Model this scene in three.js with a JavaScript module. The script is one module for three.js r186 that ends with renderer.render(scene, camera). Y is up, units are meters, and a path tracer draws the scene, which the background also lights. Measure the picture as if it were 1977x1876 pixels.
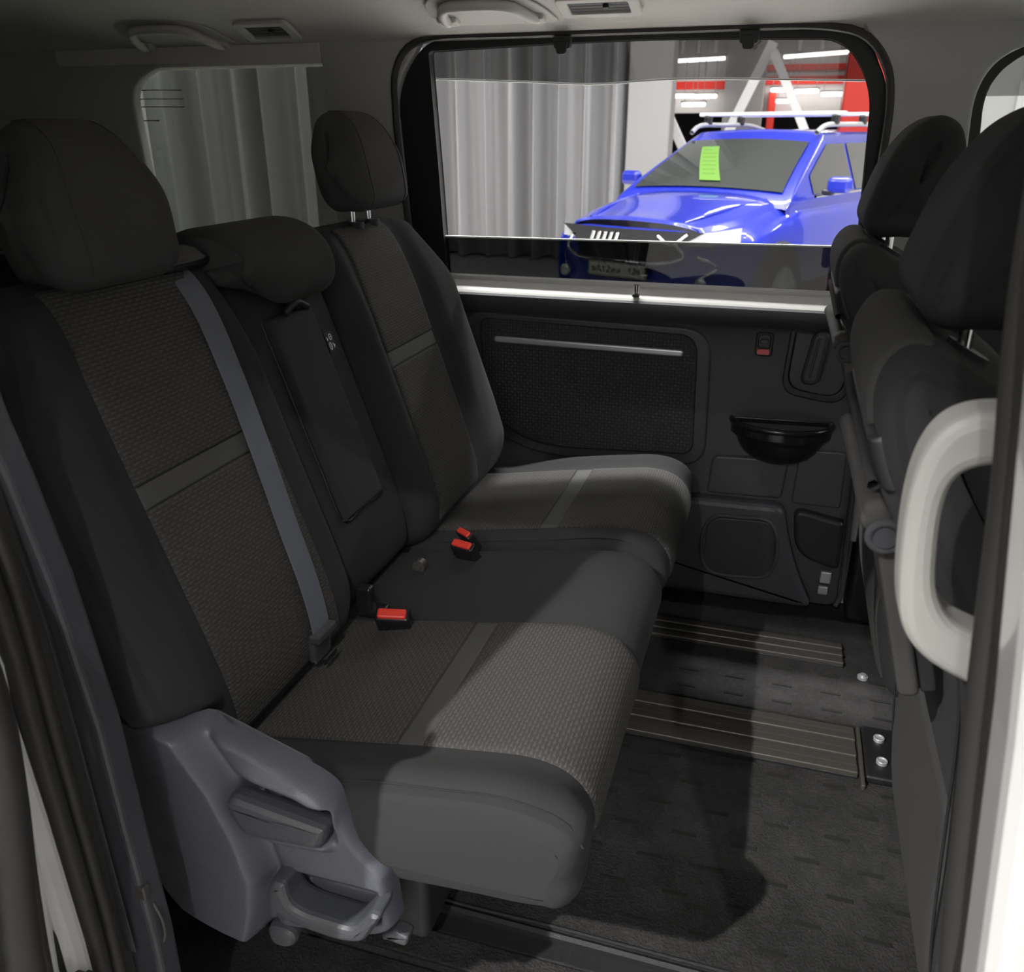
import * as THREE from 'three';
import { RoundedBoxGeometry } from 'three/addons/geometries/RoundedBoxGeometry.js';
import { mergeGeometries, mergeVertices, toCreasedNormals } from 'three/addons/utils/BufferGeometryUtils.js';
import { RectAreaLightUniformsLib } from 'three/addons/lights/RectAreaLightUniformsLib.js';
RectAreaLightUniformsLib.init();

// ------------------------------------------------------------------ camera, exposure, room light
const V = (x, y, z) => new THREE.Vector3(x, y, z);
const scene = new THREE.Scene();
const camera = new THREE.PerspectiveCamera(2 * Math.atan(938 / 1650) * 180 / Math.PI, 1977 / 1876, 0.05, 100);
camera.position.set(0, 1.1, 1.25);
camera.quaternion.setFromRotationMatrix(new THREE.Matrix4().makeBasis(
  V(0.954716, -0.000758, -0.297518), V(-0.113057, 0.924059, -0.365148), V(0.275201, 0.382249, 0.882128)));
camera.focus = 1.35; camera.userData.fStop = 9;
const renderer = new THREE.WebGLRenderer({ antialias: true });
renderer.toneMapping = THREE.LinearToneMapping;
renderer.toneMappingExposure = 1.2;
renderer.shadowMap.enabled = true;
scene.background = new THREE.Color(0.02, 0.02, 0.022);
const GROUND = -0.45, HALL = 4.1;
// ceiling luminaires of the hall: [x, z, length, radiance]; long side runs along x
const LINEAR = [[-4.6, 2.6, 3.6, 55], [4.6, 2.6, 3.6, 18], [-2.6, 6.4, 3.6, 4], [2.2, 6.4, 3.6, 4], [5.6, -0.6, 3.6, 100], [9.0, 1.0, 1.6, 70], [-7.4, 0.2, 3.6, 80],
  [-5.2, 10.1, 3.6, 38], [-0.2, 10.1, 3.6, 38], [4.8, 10.1, 3.6, 38],
  [-6.2, -2.2, 3.6, 110], [-1.6, -1.9, 3.6, 170], [3.0, -2.2, 3.6, 120], [-9.5, -8.0, 3.6, 110], [-5.4, -8.6, 1.6, 45], [0.4, -7.4, 3.6, 50], [4.4, -7.2, 3.6, 50], [0.6, -12.6, 3.6, 7], [5.2, -12.6, 3.6, 30]];
// track spots that aim into the open doorway: [x, z, aim, candela, half angle]
const SPOTS = [[-2.1, 3.9, [-0.10, 0.25, 0.38], 110, 0.115], [0.75, 3.9, [-0.3, 0.4, 0.3], 22, 0.13], [1.9, 5.4, [-0.1, 0.35, -0.4], 14, 0.12], [-0.6, 6.1, [0.05, 0.1, -0.45], 18, 0.1]];

// ------------------------------------------------------------------ small helpers
let seed = 7; const rnd = () => (seed = (seed * 16807) % 2147483647) / 2147483647;
const lerp = (a, b, t) => a + (b - a) * t, clamp = (x, a = 0, b = 1) => Math.min(b, Math.max(a, x));
const sstep = (a, b, x) => { const t = clamp((x - a) / (b - a)); return t * t * (3 - 2 * t); };
const used = {};
function numbered(n) { if (!(n in used)) { used[n] = 0; return n; } used[n]++; return n + '_' + String(used[n]).padStart(3, '0'); }
function mesh(name, geo, mat, parent = scene) {
  const m = new THREE.Mesh(Array.isArray(geo) ? join(geo) : geo, mat);
  m.name = parent === scene ? numbered(name) : name; m.castShadow = m.receiveShadow = true; parent.add(m); return m;
}
function join(gs) {
  return mergeGeometries(gs.map(g => {
    g = g.index ? g.toNonIndexed() : g;
    for (const k of Object.keys(g.attributes)) if (!['position', 'normal', 'uv'].includes(k)) g.deleteAttribute(k);
    if (!g.attributes.uv) g.setAttribute('uv', new THREE.BufferAttribute(new Float32Array(g.attributes.position.count * 2), 2));
    if (!g.attributes.normal) g.computeVertexNormals();
    return g;
  }));
}
function thing(name, label, category, pos = [0, 0, 0], group) {
  const o = new THREE.Group(); o.name = numbered(name); o.position.set(...pos); o.userData = { label, category };
  if (group) o.userData.group = group; scene.add(o); return o;
}
function tag(o, label, category, group) { o.userData.label = label; o.userData.category = category; if (group) o.userData.group = group; return o; }
function struct(name, geo, mat, label, category = 'interior trim') { const m = mesh(name, geo, mat); m.userData = { kind: 'structure', label, category }; return m; }
function structGroup(name, label, category) { const o = new THREE.Group(); o.name = name; o.userData = { kind: 'structure', label, category }; scene.add(o); return o; }
const box = (w, h, d, x = 0, y = 0, z = 0, r = 0.004, s = 2) => { const g = new RoundedBoxGeometry(w, h, d, s, Math.min(r, w / 2.01, h / 2.01, d / 2.01)); g.translate(x, y, z); return g; };
const span = (x0, x1, y0, y1, z0, z1, r = 0.004) => box(x1 - x0, y1 - y0, z1 - z0, (x0 + x1) / 2, (y0 + y1) / 2, (z0 + z1) / 2, r);
const cyl = (r, h, x, y, z, axis = 'y', n = 24, r2 = r) => { const g = new THREE.CylinderGeometry(r2, r, h, n); if (axis === 'x') g.rotateZ(Math.PI / 2); if (axis === 'z') g.rotateX(Math.PI / 2); g.translate(x, y, z); return g; };
const curve = (pts, closed = false) => new THREE.CatmullRomCurve3(pts.map(p => p.isVector3 ? p : V(...p)), closed, 'centripetal');
const tube = (pts, r, seg = 60, closed = false, rad = 8) => new THREE.TubeGeometry(curve(pts, closed), seg, r, rad, closed);
// rounded 2D polygon: pts [x, y, radius]
function rpoly(pts, cls = THREE.Shape) {
  const s = new cls(), n = pts.length;
  pts.forEach((p, i) => {
    const a = pts[(i + n - 1) % n], b = pts[(i + 1) % n], r = p[2] || 0;
    const da = Math.hypot(a[0] - p[0], a[1] - p[1]), db = Math.hypot(b[0] - p[0], b[1] - p[1]);
    const ra = Math.min(r, da * 0.49), rb = Math.min(r, db * 0.49);
    const A = [p[0] + (a[0] - p[0]) * ra / da, p[1] + (a[1] - p[1]) * ra / da], B = [p[0] + (b[0] - p[0]) * rb / db, p[1] + (b[1] - p[1]) * rb / db];
    if (i) s.lineTo(...A); else s.moveTo(...A);
    if (r) s.quadraticCurveTo(p[0], p[1], ...B);
  });
  s.closePath(); return s;
}
const rrect = (x0, x1, y0, y1, r, cls) => rpoly([[x0, y0, r], [x1, y0, r], [x1, y1, r], [x0, y1, r]], cls);
// extrude along z from z0 to z1, edges rounded by b
function ext(shape, z0, z1, b = 0.003, seg = 12) {
  const g = new THREE.ExtrudeGeometry(shape, { depth: Math.max(z1 - z0 - 2 * b, 1e-4), bevelEnabled: b > 0, bevelThickness: b, bevelSize: b, bevelOffset: -b, bevelSegments: 3, curveSegments: seg });
  g.translate(0, 0, z0 + b); return g;
}
// sweep a (z, y) section along x
function sweepX(section, x0, x1, n = 1) {
  const g = new THREE.ExtrudeGeometry(new THREE.Shape(section.map(p => new THREE.Vector2(-p[0], p[1]))), { depth: x1 - x0, bevelEnabled: false, steps: n, curveSegments: 8 });
  g.rotateY(Math.PI / 2); g.translate(x0, 0, 0); return toCreasedNormals(g, 0.6);
}
// the body side leans inwards above the belt line
const LEAN = 0.075, BELT = 0.75;
function lean(g) { const p = g.attributes.position; for (let i = 0; i < p.count; i++) { const y = p.getY(i); if (y > BELT) p.setZ(i, p.getZ(i) + LEAN * (y - BELT)); } g.computeVertexNormals(); return toCreasedNormals(g, 0.7); }
function grid(fn, nu, nv) {
  const pos = [], uv = [], idx = [];
  for (let i = 0; i <= nu; i++) for (let j = 0; j <= nv; j++) { const r = fn(i / nu, j / nv, i, j); pos.push(r[0], r[1], r[2]); uv.push(r[3] ?? i / nu, r[4] ?? j / nv); }
  for (let i = 0; i < nu; i++) for (let j = 0; j < nv; j++) { const a = i * (nv + 1) + j, b = a + nv + 1; idx.push(a, b, a + 1, b, b + 1, a + 1); }
  const g = new THREE.BufferGeometry(); g.setAttribute('position', new THREE.Float32BufferAttribute(pos, 3)); g.setAttribute('uv', new THREE.Float32BufferAttribute(uv, 2)); g.setIndex(idx); g.computeVertexNormals(); return g;
}
// flat webbing along a path; side = unit vector across the webbing
function ribbon(pts, width, thick, side, n = 60) {
  const c = curve(pts), sd = V(...side).normalize();
  const f = (u, v) => { const p = c.getPoint(u), t = c.getTangent(u), nn = t.clone().cross(sd).normalize(), a = v * Math.PI * 2; const q = p.addScaledVector(sd, Math.cos(a) * width / 2 * (Math.abs(Math.cos(a)) > 0.2 ? 1 : 1)).addScaledVector(nn, Math.sign(Math.sin(a)) * Math.pow(Math.abs(Math.sin(a)), 0.4) * thick / 2); return [q.x, q.y, q.z, v * width * 2, u * c.getLength()]; };
  return grid(f, n, 20);
}

// ------------------------------------------------------------------ upholstered pads
function profile(pts, N = 240) {
  const cv = curve(pts.map(p => [p[0], p[1], 0]), true), P = cv.getSpacedPoints(N), L = cv.getLength();
  let area = 0; for (let i = 0; i < N; i++) area += P[i].x * P[i + 1].y - P[i + 1].x * P[i].y;
  const sg = area > 0 ? 1 : -1;
  const at = s => {
    s = ((s % 1) + 1) % 1; const f = s * N, i = Math.floor(f), t = f - i, a = P[i], b = P[(i + 1) % N], p0 = P[(i + N - 2) % N], p1 = P[(i + 3) % N];
    const tx = p1.x - p0.x, ty = p1.y - p0.y, l = Math.hypot(tx, ty) || 1;
    return { x: lerp(a.x, b.x, t), y: lerp(a.y, b.y, t), nx: sg * ty / l, ny: -sg * tx / l };
  };
  const raw = Array.from({ length: N }, (_, i) => at(i / N)), SN = rr => { const k = Math.max(1, Math.round(rr / L * N)); return raw.map((_, i) => { let a = 0, b = 0; for (let j = -k; j <= k; j++) { const q = raw[(i + j + N) % N]; a += q.nx; b += q.ny; } return [a / (2 * k + 1), b / (2 * k + 1)]; }); };
  const near = (x, y) => { let b = 0, bd = 1e9; for (let i = 0; i < N; i++) { const d = (P[i].x - x) ** 2 + (P[i].y - y) ** 2; if (d < bd) { bd = d; b = i; } } return b / N; };
  let cx = 0, cy = 0; for (let i = 0; i < N; i++) { cx += P[i].x / N; cy += P[i].y / N; }
  return { at, near, L, cx, cy, SN, N };
}
function makePad({ pts, z0, z1, r = 0.03, dish = () => 0, bulge = 0.006 }) {
  const pr = profile(pts), F = f => typeof f === 'function' ? f : () => f, Z0 = F(z0), Z1 = F(z1), sn = pr.SN(r * 0.9);
  const soft = s => { s = ((s % 1) + 1) % 1; const f = s * pr.N, i = Math.floor(f), t = f - i, a = sn[i % pr.N], b = sn[(i + 1) % pr.N]; return [lerp(a[0], b[0], t), lerp(a[1], b[1], t)]; };
  const surf = (s, w, off = 0) => {
    const t = pr.at(s), a = Z0(t.x, t.y), b = Z1(t.x, t.y), half = (b - a) / 2, d = (1 - Math.abs(w)) * half;
    const ins = d < r ? r * (1 - Math.sqrt(Math.max(0, 1 - ((r - d) / r) ** 2))) : 0, o = off + dish(t, w), m = soft(s);
    return [t.x + t.nx * o - m[0] * ins, t.y + t.ny * o - m[1] * ins, (a + b) / 2 + w * half, w * half + 0.5, s * pr.L];
  };
  const ws = []; for (let i = 0; i <= 36; i++) { const u = i / 18 - 1; ws.push(Math.sign(u) * (1 - Math.pow(1 - Math.abs(u), 1.7))); }
  const body = () => {
    const gs = [grid((u, v, i, j) => surf(u, ws[j]), 200, 36)];
    for (const sg of [-1, 1]) gs.push(grid((u, v) => {
      const k = 1 - v, p = surf(u, sg), c0 = pr.cx, c1 = pr.cy; return [c0 + (p[0] - c0) * k, c1 + (p[1] - c1) * k, p[2] + sg * bulge * (1 - k * k), u, v];
    }, 120, 6));
    return join(gs.map(g => { const n = mergeVertices(stripUV(g), 1e-5); n.computeVertexNormals(); return addUV(n, pr); }));
  };
  // raised cloth panel between two profile stations and two widths; the edges turn down into the pad
  const patch = (sa, sb, wa, wb, off = 0.003, n = 60, m = 24) => {
    if (sb < sa) sb += 1; const FA = typeof wa === 'function' ? wa : () => wa, FB = typeof wb === 'function' ? wb : () => wb;
    return grid((u, v, i, j) => {
      const e = (i === 0 || i === n || j === 0 || j === m) ? -0.002 : (i === 1 || i === n - 1 || j === 1 || j === m - 1) ? off * 0.75 : off;
      const uu = i <= 1 ? i * 0.003 : i >= n - 1 ? 1 - (n - i) * 0.003 : (i - 1) / (n - 2), vv = j <= 1 ? j * 0.006 : j >= m - 1 ? 1 - (m - j) * 0.006 : (j - 1) / (m - 2);
      return surf(lerp(sa, sb, uu), lerp(FA(uu), FB(uu), vv), e);
    }, n, m);
  };
  const line = (list, rad = 0.0012, off = 0.0004, seg = 80) => tube(list.map(q => surf(q[0], q[1], off).slice(0, 3)), rad, seg, false, 6);
  return { pr, surf, body, patch, line };
}
function stripUV(g) { g.deleteAttribute('uv'); g.deleteAttribute('normal'); return g; }
function addUV(g) { const p = g.attributes.position, n = g.attributes.normal, uv = new Float32Array(p.count * 2); for (let i = 0; i < p.count; i++) { const nx = Math.abs(n.getX(i)), ny = Math.abs(n.getY(i)), nz = Math.abs(n.getZ(i)); const x = p.getX(i), y = p.getY(i), z = p.getZ(i); if (nz > nx && nz > ny) { uv[2 * i] = x; uv[2 * i + 1] = y; } else if (nx > ny) { uv[2 * i] = z; uv[2 * i + 1] = y; } else { uv[2 * i] = z; uv[2 * i + 1] = x; } } g.setAttribute('uv', new THREE.BufferAttribute(uv, 2)); return g; }

// ------------------------------------------------------------------ procedural textures
function dataTex(n, m, fn, rep, srgb = false) {
  const d = new Uint8Array(n * m * 4);
  for (let j = 0; j < m; j++) for (let i = 0; i < n; i++) { const v = fn(i / n, j / m, i, j), k = (j * n + i) * 4; if (Array.isArray(v)) { d[k] = v[0] * 255; d[k + 1] = v[1] * 255; d[k + 2] = v[2] * 255; } else d[k] = d[k + 1] = d[k + 2] = clamp(v) * 255; d[k + 3] = 255; }
  const t = new THREE.DataTexture(d, n, m); t.wrapS = t.wrapT = THREE.RepeatWrapping; t.magFilter = THREE.LinearFilter; t.minFilter = THREE.LinearMipmapLinearFilter; t.generateMipmaps = true;
  if (rep) t.repeat.set(rep[0], rep[1]); if (srgb) t.colorSpace = THREE.SRGBColorSpace; t.needsUpdate = true; return t;
}
function tileNoise(n, oct) { // tileable value noise, several octaves
  const L = oct.map(([f, a]) => { const g = Array.from({ length: f * f }, rnd); return { f, a, g }; });
  return (u, v) => { let s = 0, t = 0; for (const { f, a, g } of L) { const x = u * f, y = v * f, i = Math.floor(x), j = Math.floor(y), fx = x - i, fy = y - j, q = (p, r) => g[((r % f + f) % f) * f + ((p % f + f) % f)], sx = fx * fx * (3 - 2 * fx), sy = fy * fy * (3 - 2 * fy); s += a * lerp(lerp(q(i, j), q(i + 1, j), sx), lerp(q(i, j + 1), q(i + 1, j + 1), sx), sy); t += a; } return s / t; };
}
const n1 = tileNoise(0, [[64, 1], [128, 1]]), n2 = tileNoise(0, [[8, 1], [32, 0.6], [128, 0.8]]), n3 = tileNoise(0, [[4, 1], [16, 0.7], [64, 0.5]]);
const grainTex = dataTex(256, 256, (u, v) => n1(u, v), [14, 14]);          // moulded plastic grain
const clothTex = dataTex(256, 256, (u, v) => 0.5 + 0.25 * (n1(u, v) - 0.5) + 0.25 * Math.sin(u * 256 * Math.PI / 2) * Math.sin(v * 256 * Math.PI / 2), [8, 8]);
const carpetTex = dataTex(512, 512, (u, v) => n2(u, v), [3, 3]);
const carpetCol = dataTex(512, 512, (u, v) => { const k = 0.55 + 0.9 * (n2(u, v) - 0.5) + 0.5 * (rnd() - 0.5); return clamp(k, 0.08, 1); }, [3, 3]);
// woven insert cloth: staggered wedge-shaped floats, 16 x 10 mm repeat
const wedge = (u, v) => { const row = Math.floor(v * 2) % 2, a = ((u + row * 0.5) % 1), b = (v * 2) % 1; const h = 0.12 + 0.76 * a; const d = Math.abs(b - 0.5); return a < 0.92 && d < h * 0.5 ? 0.55 + 0.45 * (1 - d / (h * 0.5 + 0.001)) : 0.12; };
const weaveTex = dataTex(128, 96, (u, v) => wedge(u, v) * (0.9 + 0.1 * Math.sin(v * 200)), [1 / 0.014, 1 / 0.0105]);
const weaveCol = dataTex(128, 96, (u, v) => { const w = wedge(u, v); return 0.36 + 0.64 * w; }, [1 / 0.014, 1 / 0.0105]);
const hexTex = dataTex(96, 96, (u, v) => { const a = Math.sin((u + v) * Math.PI * 2), b = Math.sin((u - v) * Math.PI * 2); return clamp(0.5 + 0.35 * a * b + 0.3 * Math.max(a, b) * 0.6); }, [1 / 0.016, 1 / 0.016]);
const hexCol = dataTex(96, 96, (u, v) => { const a = Math.sin((u + v) * Math.PI * 2), b = Math.sin((u - v) * Math.PI * 2); return clamp(0.62 + 0.35 * a * b + 0.25 * Math.max(a, b) * 0.6, 0.25, 1); }, [1 / 0.016, 1 / 0.016]);
const dotTex = dataTex(64, 64, (u, v) => Math.hypot(u - 0.5, v - 0.5) < 0.27 ? 0 : 1, [1 / 0.009, 1 / 0.009]);
const feltTex = dataTex(256, 256, (u, v) => n2(u, v), [5, 5]);

const M = {};
const mat = (name, r, g, b, rough, o = {}) => M[name] = new THREE.MeshPhysicalMaterial({ color: new THREE.Color().setRGB(r, g, b), roughness: rough, ...o });
mat('cloth', 0.018, 0.018, 0.0192, 0.92, { bumpMap: clothTex, bumpScale: 0.0003, sheen: 0.1, sheenRoughness: 0.6, sheenColor: new THREE.Color(0.12, 0.12, 0.13) });
mat('clothHead', 0.040, 0.0395, 0.040, 0.92, { bumpMap: clothTex, bumpScale: 0.0003 });
mat('clothGrey', 0.032, 0.032, 0.032, 0.92, { bumpMap: clothTex, bumpScale: 0.0003, sheen: 0.1, sheenRoughness: 0.6, sheenColor: new THREE.Color(0.12, 0.12, 0.12) });
mat('weave', 0.076, 0.074, 0.072, 0.85, { map: weaveCol, bumpMap: weaveTex, bumpScale: 0.0012, sheen: 0.2, sheenRoughness: 0.5, sheenColor: new THREE.Color(0.15, 0.15, 0.15) });
mat('band', 0.060, 0.060, 0.060, 0.75, { bumpMap: clothTex, bumpScale: 0.0002 });
mat('webbing', 0.115, 0.125, 0.150, 0.7, { bumpMap: clothTex, bumpScale: 0.0002 });
mat('plastic', 0.050, 0.053, 0.061, 0.42, { bumpMap: grainTex, bumpScale: 0.00025 });
mat('plasticDark', 0.018, 0.018, 0.020, 0.4, { bumpMap: grainTex, bumpScale: 0.0002 });
mat('plasticGloss', 0.014, 0.014, 0.016, 0.2);
mat('shield', 0.080, 0.083, 0.102, 0.42, { bumpMap: grainTex, bumpScale: 0.00025 });
mat('trayGrey', 0.055, 0.053, 0.051, 0.42, { bumpMap: grainTex, bumpScale: 0.0002 });
mat('rubber', 0.028, 0.027, 0.026, 0.55);
mat('rubberBlack', 0.012, 0.012, 0.013, 0.5);
mat('felt', 0.64, 0.615, 0.58, 0.97, { bumpMap: feltTex, bumpScale: 0.0006 });
mat('roofTrim', 0.54, 0.52, 0.49, 0.6);
mat('pillar', 0.42, 0.416, 0.41, 0.6, { bumpMap: grainTex, bumpScale: 0.0002 });
mat('belt', 0.58, 0.575, 0.56, 0.4);
mat('handleGrey', 0.36, 0.356, 0.34, 0.45, { bumpMap: grainTex, bumpScale: 0.0001 });
mat('paint', 0.66, 0.66, 0.66, 0.25, { clearcoat: 1, clearcoatRoughness: 0.04 });
mat('chrome', 0.82, 0.82, 0.83, 0.12, { metalness: 1 });
mat('satin', 0.62, 0.63, 0.66, 0.3, { metalness: 0.6 });
mat('railMetal', 0.085, 0.08, 0.074, 0.34, { metalness: 0.35 });
mat('dash', 0.008, 0.008, 0.008, 1.0);
mat('red', 0.62, 0.045, 0.03, 0.35);
mat('redLock', 0.75, 0.13, 0.14, 0.4);
mat('carpet', 0.034, 0.0335, 0.034, 1.0, { map: carpetCol, bumpMap: carpetTex, bumpScale: 0.004 });
mat('doorCloth', 0.060, 0.062, 0.070, 0.8, { map: hexCol, bumpMap: hexTex, bumpScale: 0.0016 });
mat('glassDark', 0.16, 0.165, 0.165, 0.01, { transmission: 1, thickness: 0, ior: 1.5 });
mat('glassQuarter', 0.40, 0.415, 0.395, 0.01, { transmission: 1, thickness: 0, ior: 1.5 });
mat('glassClear', 0.88, 0.90, 0.89, 0.01, { transmission: 1, thickness: 0, ior: 1.5 });
mat('visor', 0.50, 0.50, 0.50, 0.02, { transmission: 1, thickness: 0, ior: 1.49 });
mat('glassEdge', 0.75, 0.78, 0.76, 0.25);
mat('perforated', 0.030, 0.030, 0.034, 0.5, { bumpMap: dotTex, bumpScale: 0.002 });

// ================================================================== THE VAN: SHELL
// headliner section (z, y), far edge to near edge
const HL = [[-0.705, 1.284], [-0.69, 1.290], [-0.66, 1.308], [-0.60, 1.328], [-0.5, 1.352], [-0.3, 1.375], [0, 1.386], [0.3, 1.375], [0.5, 1.352], [0.62, 1.325], [0.70, 1.29]];
const hlY = z => { for (let i = 0; i + 1 < HL.length; i++) if (z <= HL[i + 1][0]) return lerp(HL[i][1], HL[i + 1][1], clamp((z - HL[i][0]) / (HL[i + 1][0] - HL[i][0]))); return 1.29; };
{
  const sm = curve(HL.map(p => [p[0], p[1], 0])).getPoints(60).map(p => [p.x, p.y]);
  struct('ceiling', sweepX([...sm, [0.70, 1.43], [-0.705, 1.43]], -2.5, 1.5, 6), M.felt, 'pale grey fabric headliner curving down to the side windows', 'headliner');
  struct('roof_panel', span(-2.55, 1.55, 1.435, 1.46, -0.78, 0.78, 0.01), M.paint, 'white steel roof above the headliner', 'car body');
}
struct('floor', addUV(span(-2.5, 1.5, -0.05, 0, -0.80, 0.355, 0.004)), M.carpet, 'dark carpeted van floor', 'floor');
// sill steps of the open doorway
struct('trim_1', [span(-2.5, 1.5, -0.06, -0.004, 0.362, 0.398, 0.005), sweepX([[0.355, -0.05], [0.355, 0.006], [0.360, 0.009], [0.366, 0.006], [0.366, -0.05]], -0.46, 1.3)], M.plasticDark, 'black ribbed edge strip along the carpet by the doorway');
struct('trim_2', [addUV(span(-2.5, 1.5, -0.07, 0.002, 0.400, 0.452, 0.006)), addUV(span(-2.5, 1.5, -0.09, -0.012, 0.452, 0.62, 0.006))], M.carpet, 'dark carpet step beside the seat base');

// far body side: rear quarter with window, centre pillar, front pillar
{
  const s = rpoly([[-2.5, 0.55], [-0.866, 0.55], [-0.872, 0.80], [-0.888, 1.19, 0.06], [-0.81, 1.292, 0.05], [-0.81, 1.31], [-2.5, 1.31]]);
  s.holes.push(rpoly([[-1.60, 0.80, 0.03], [-1.075, 0.80, 0.02], [-1.062, 1.252, 0.012], [-1.51, 1.248, 0.03], [-1.60, 1.205, 0.05]], THREE.Path));
  struct('wall_far_rear', lean(ext(s, -0.765, -0.733, 0.006)), M.pillar, 'grey moulded trim around the rear quarter window', 'pillar trim');
  const f = rpoly([[0.172, 0.2], [0.160, 0.80], [0.162, 1.17, 0.05], [0.095, 1.292, 0.06], [0.06, 1.31], [1.5, 1.31], [1.5, 0.2]]);
  f.holes.push(rpoly([[0.345, 0.78, 0.03], [1.3, 0.78, 0.03], [1.3, 1.262, 0.03], [0.40, 1.262, 0.09], [0.303, 1.205, 0.08], [0.318, 1.0, 0.02]], THREE.Path));
  struct('wall_far_front', lean(ext(f, -0.765, -0.731, 0.007)), M.pillar, 'grey centre pillar trim behind the front seats', 'pillar trim');
}
struct('wall_far_lower', [span(-2.5, -0.92, 0, 0.80, -0.80, -0.665, 0.02), span(0.235, 1.5, 0, 0.78, -0.80, -0.70, 0.015)], M.plasticDark, 'black lower side trim at both ends of the far door', 'side trim');
struct('body_side_far', [span(-2.55, -0.9, -0.3, 0.82, -0.88, -0.80, 0.02), span(-0.9, 0.23, -0.3, 0.74, -0.88, -0.80, 0.02), span(0.23, 1.55, -0.3, 0.78, -0.88, -0.80, 0.02), span(-2.55, 1.55, 1.295, 1.44, -0.80, -0.70, 0.02), span(-2.55, -1.64, 0.8, 1.3, -0.80, -0.75, 0.01)], M.paint, 'white outer body panel on the far side', 'car body');
struct('wall_rear', [span(-2.56, -2.5, -0.05, 0.85, -0.80, 0.78, 0.02), span(-2.56, -2.5, 1.25, 1.44, -0.80, 0.78, 0.02), span(-2.56, -2.5, 0.8, 1.3, -0.8, -0.62, 0.02), span(-2.56, -2.5, 0.8, 1.3, 0.6, 0.78, 0.02)], M.pillar, 'grey tailgate trim at the very back', 'tailgate');
struct('window_4', span(-2.545, -2.535, 0.85, 1.25, -0.62, 0.6, 0.002), M.glassDark, 'tinted tailgate glass', 'window');
struct('wall_front', [span(1.5, 1.56, -0.3, 0.75, -0.8, 0.8, 0.02)], M.plasticDark, 'black dashboard bulkhead at the front', 'dashboard');
struct('window_5', span(1.52, 1.53, 0.75, 1.44, -0.78, 0.78, 0.002), M.glassClear, 'clear windscreen of the van', 'window');

// ---- quarter window and front window glass
const quarterGlass = struct('window_1', [lean(ext(rpoly([[-1.62, 0.78], [-1.05, 0.78], [-1.05, 1.27], [-1.62, 1.27]]), -0.764, -0.760, 0))], M.glassQuarter, 'tinted rear quarter window beside the headrests', 'window');
for (const [y, x] of [[1.198, -1.47], [1.178, -1.47], [1.160, -1.47], [1.128, -1.56]]) mesh('antenna_wire', lean(tube([[-1.60, y, -0.7595], [-1.55, y, -0.7595], [x, y - 0.001, -0.7595]], 0.0011, 8, false, 6)), M.rubberBlack, quarterGlass);
{
  const w = structGroup('window_3', 'front door window at the right with black frame', 'window');
  mesh('pane', lean(ext(rpoly([[0.29, 0.76], [1.32, 0.76], [1.32, 1.28], [0.29, 1.28]]), -0.774, -0.770, 0)), M.glassClear, w);
  mesh('frame', lean(ext((() => { const s = rpoly([[0.285, 0.76], [1.34, 0.76], [1.34, 1.285], [0.285, 1.285]]); s.holes.push(rpoly([[0.375, 0.80, 0.02], [1.28, 0.80, 0.02], [1.28, 1.252, 0.02], [0.405, 1.252, 0.085], [0.325, 1.19, 0.06], [0.345, 1.0, 0.02]], THREE.Path)); return s; })(), -0.79, -0.762, 0.003)), M.rubberBlack, w);
  mesh('rain_visor', lean(ext(rpoly([[0.30, 1.165], [1.32, 1.165], [1.32, 1.29], [0.30, 1.29]]), -0.826, -0.822, 0)), M.visor, w);
}
struct('trim_5', sweepX([[-0.70, 1.292], [-0.688, 1.288], [-0.690, 1.262], [-0.700, 1.246], [-0.712, 1.242], [-0.735, 1.242], [-0.735, 1.292]], -1.80, -1.063), M.felt, 'pale headliner lip along the top of the quarter window', 'headliner');
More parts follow.
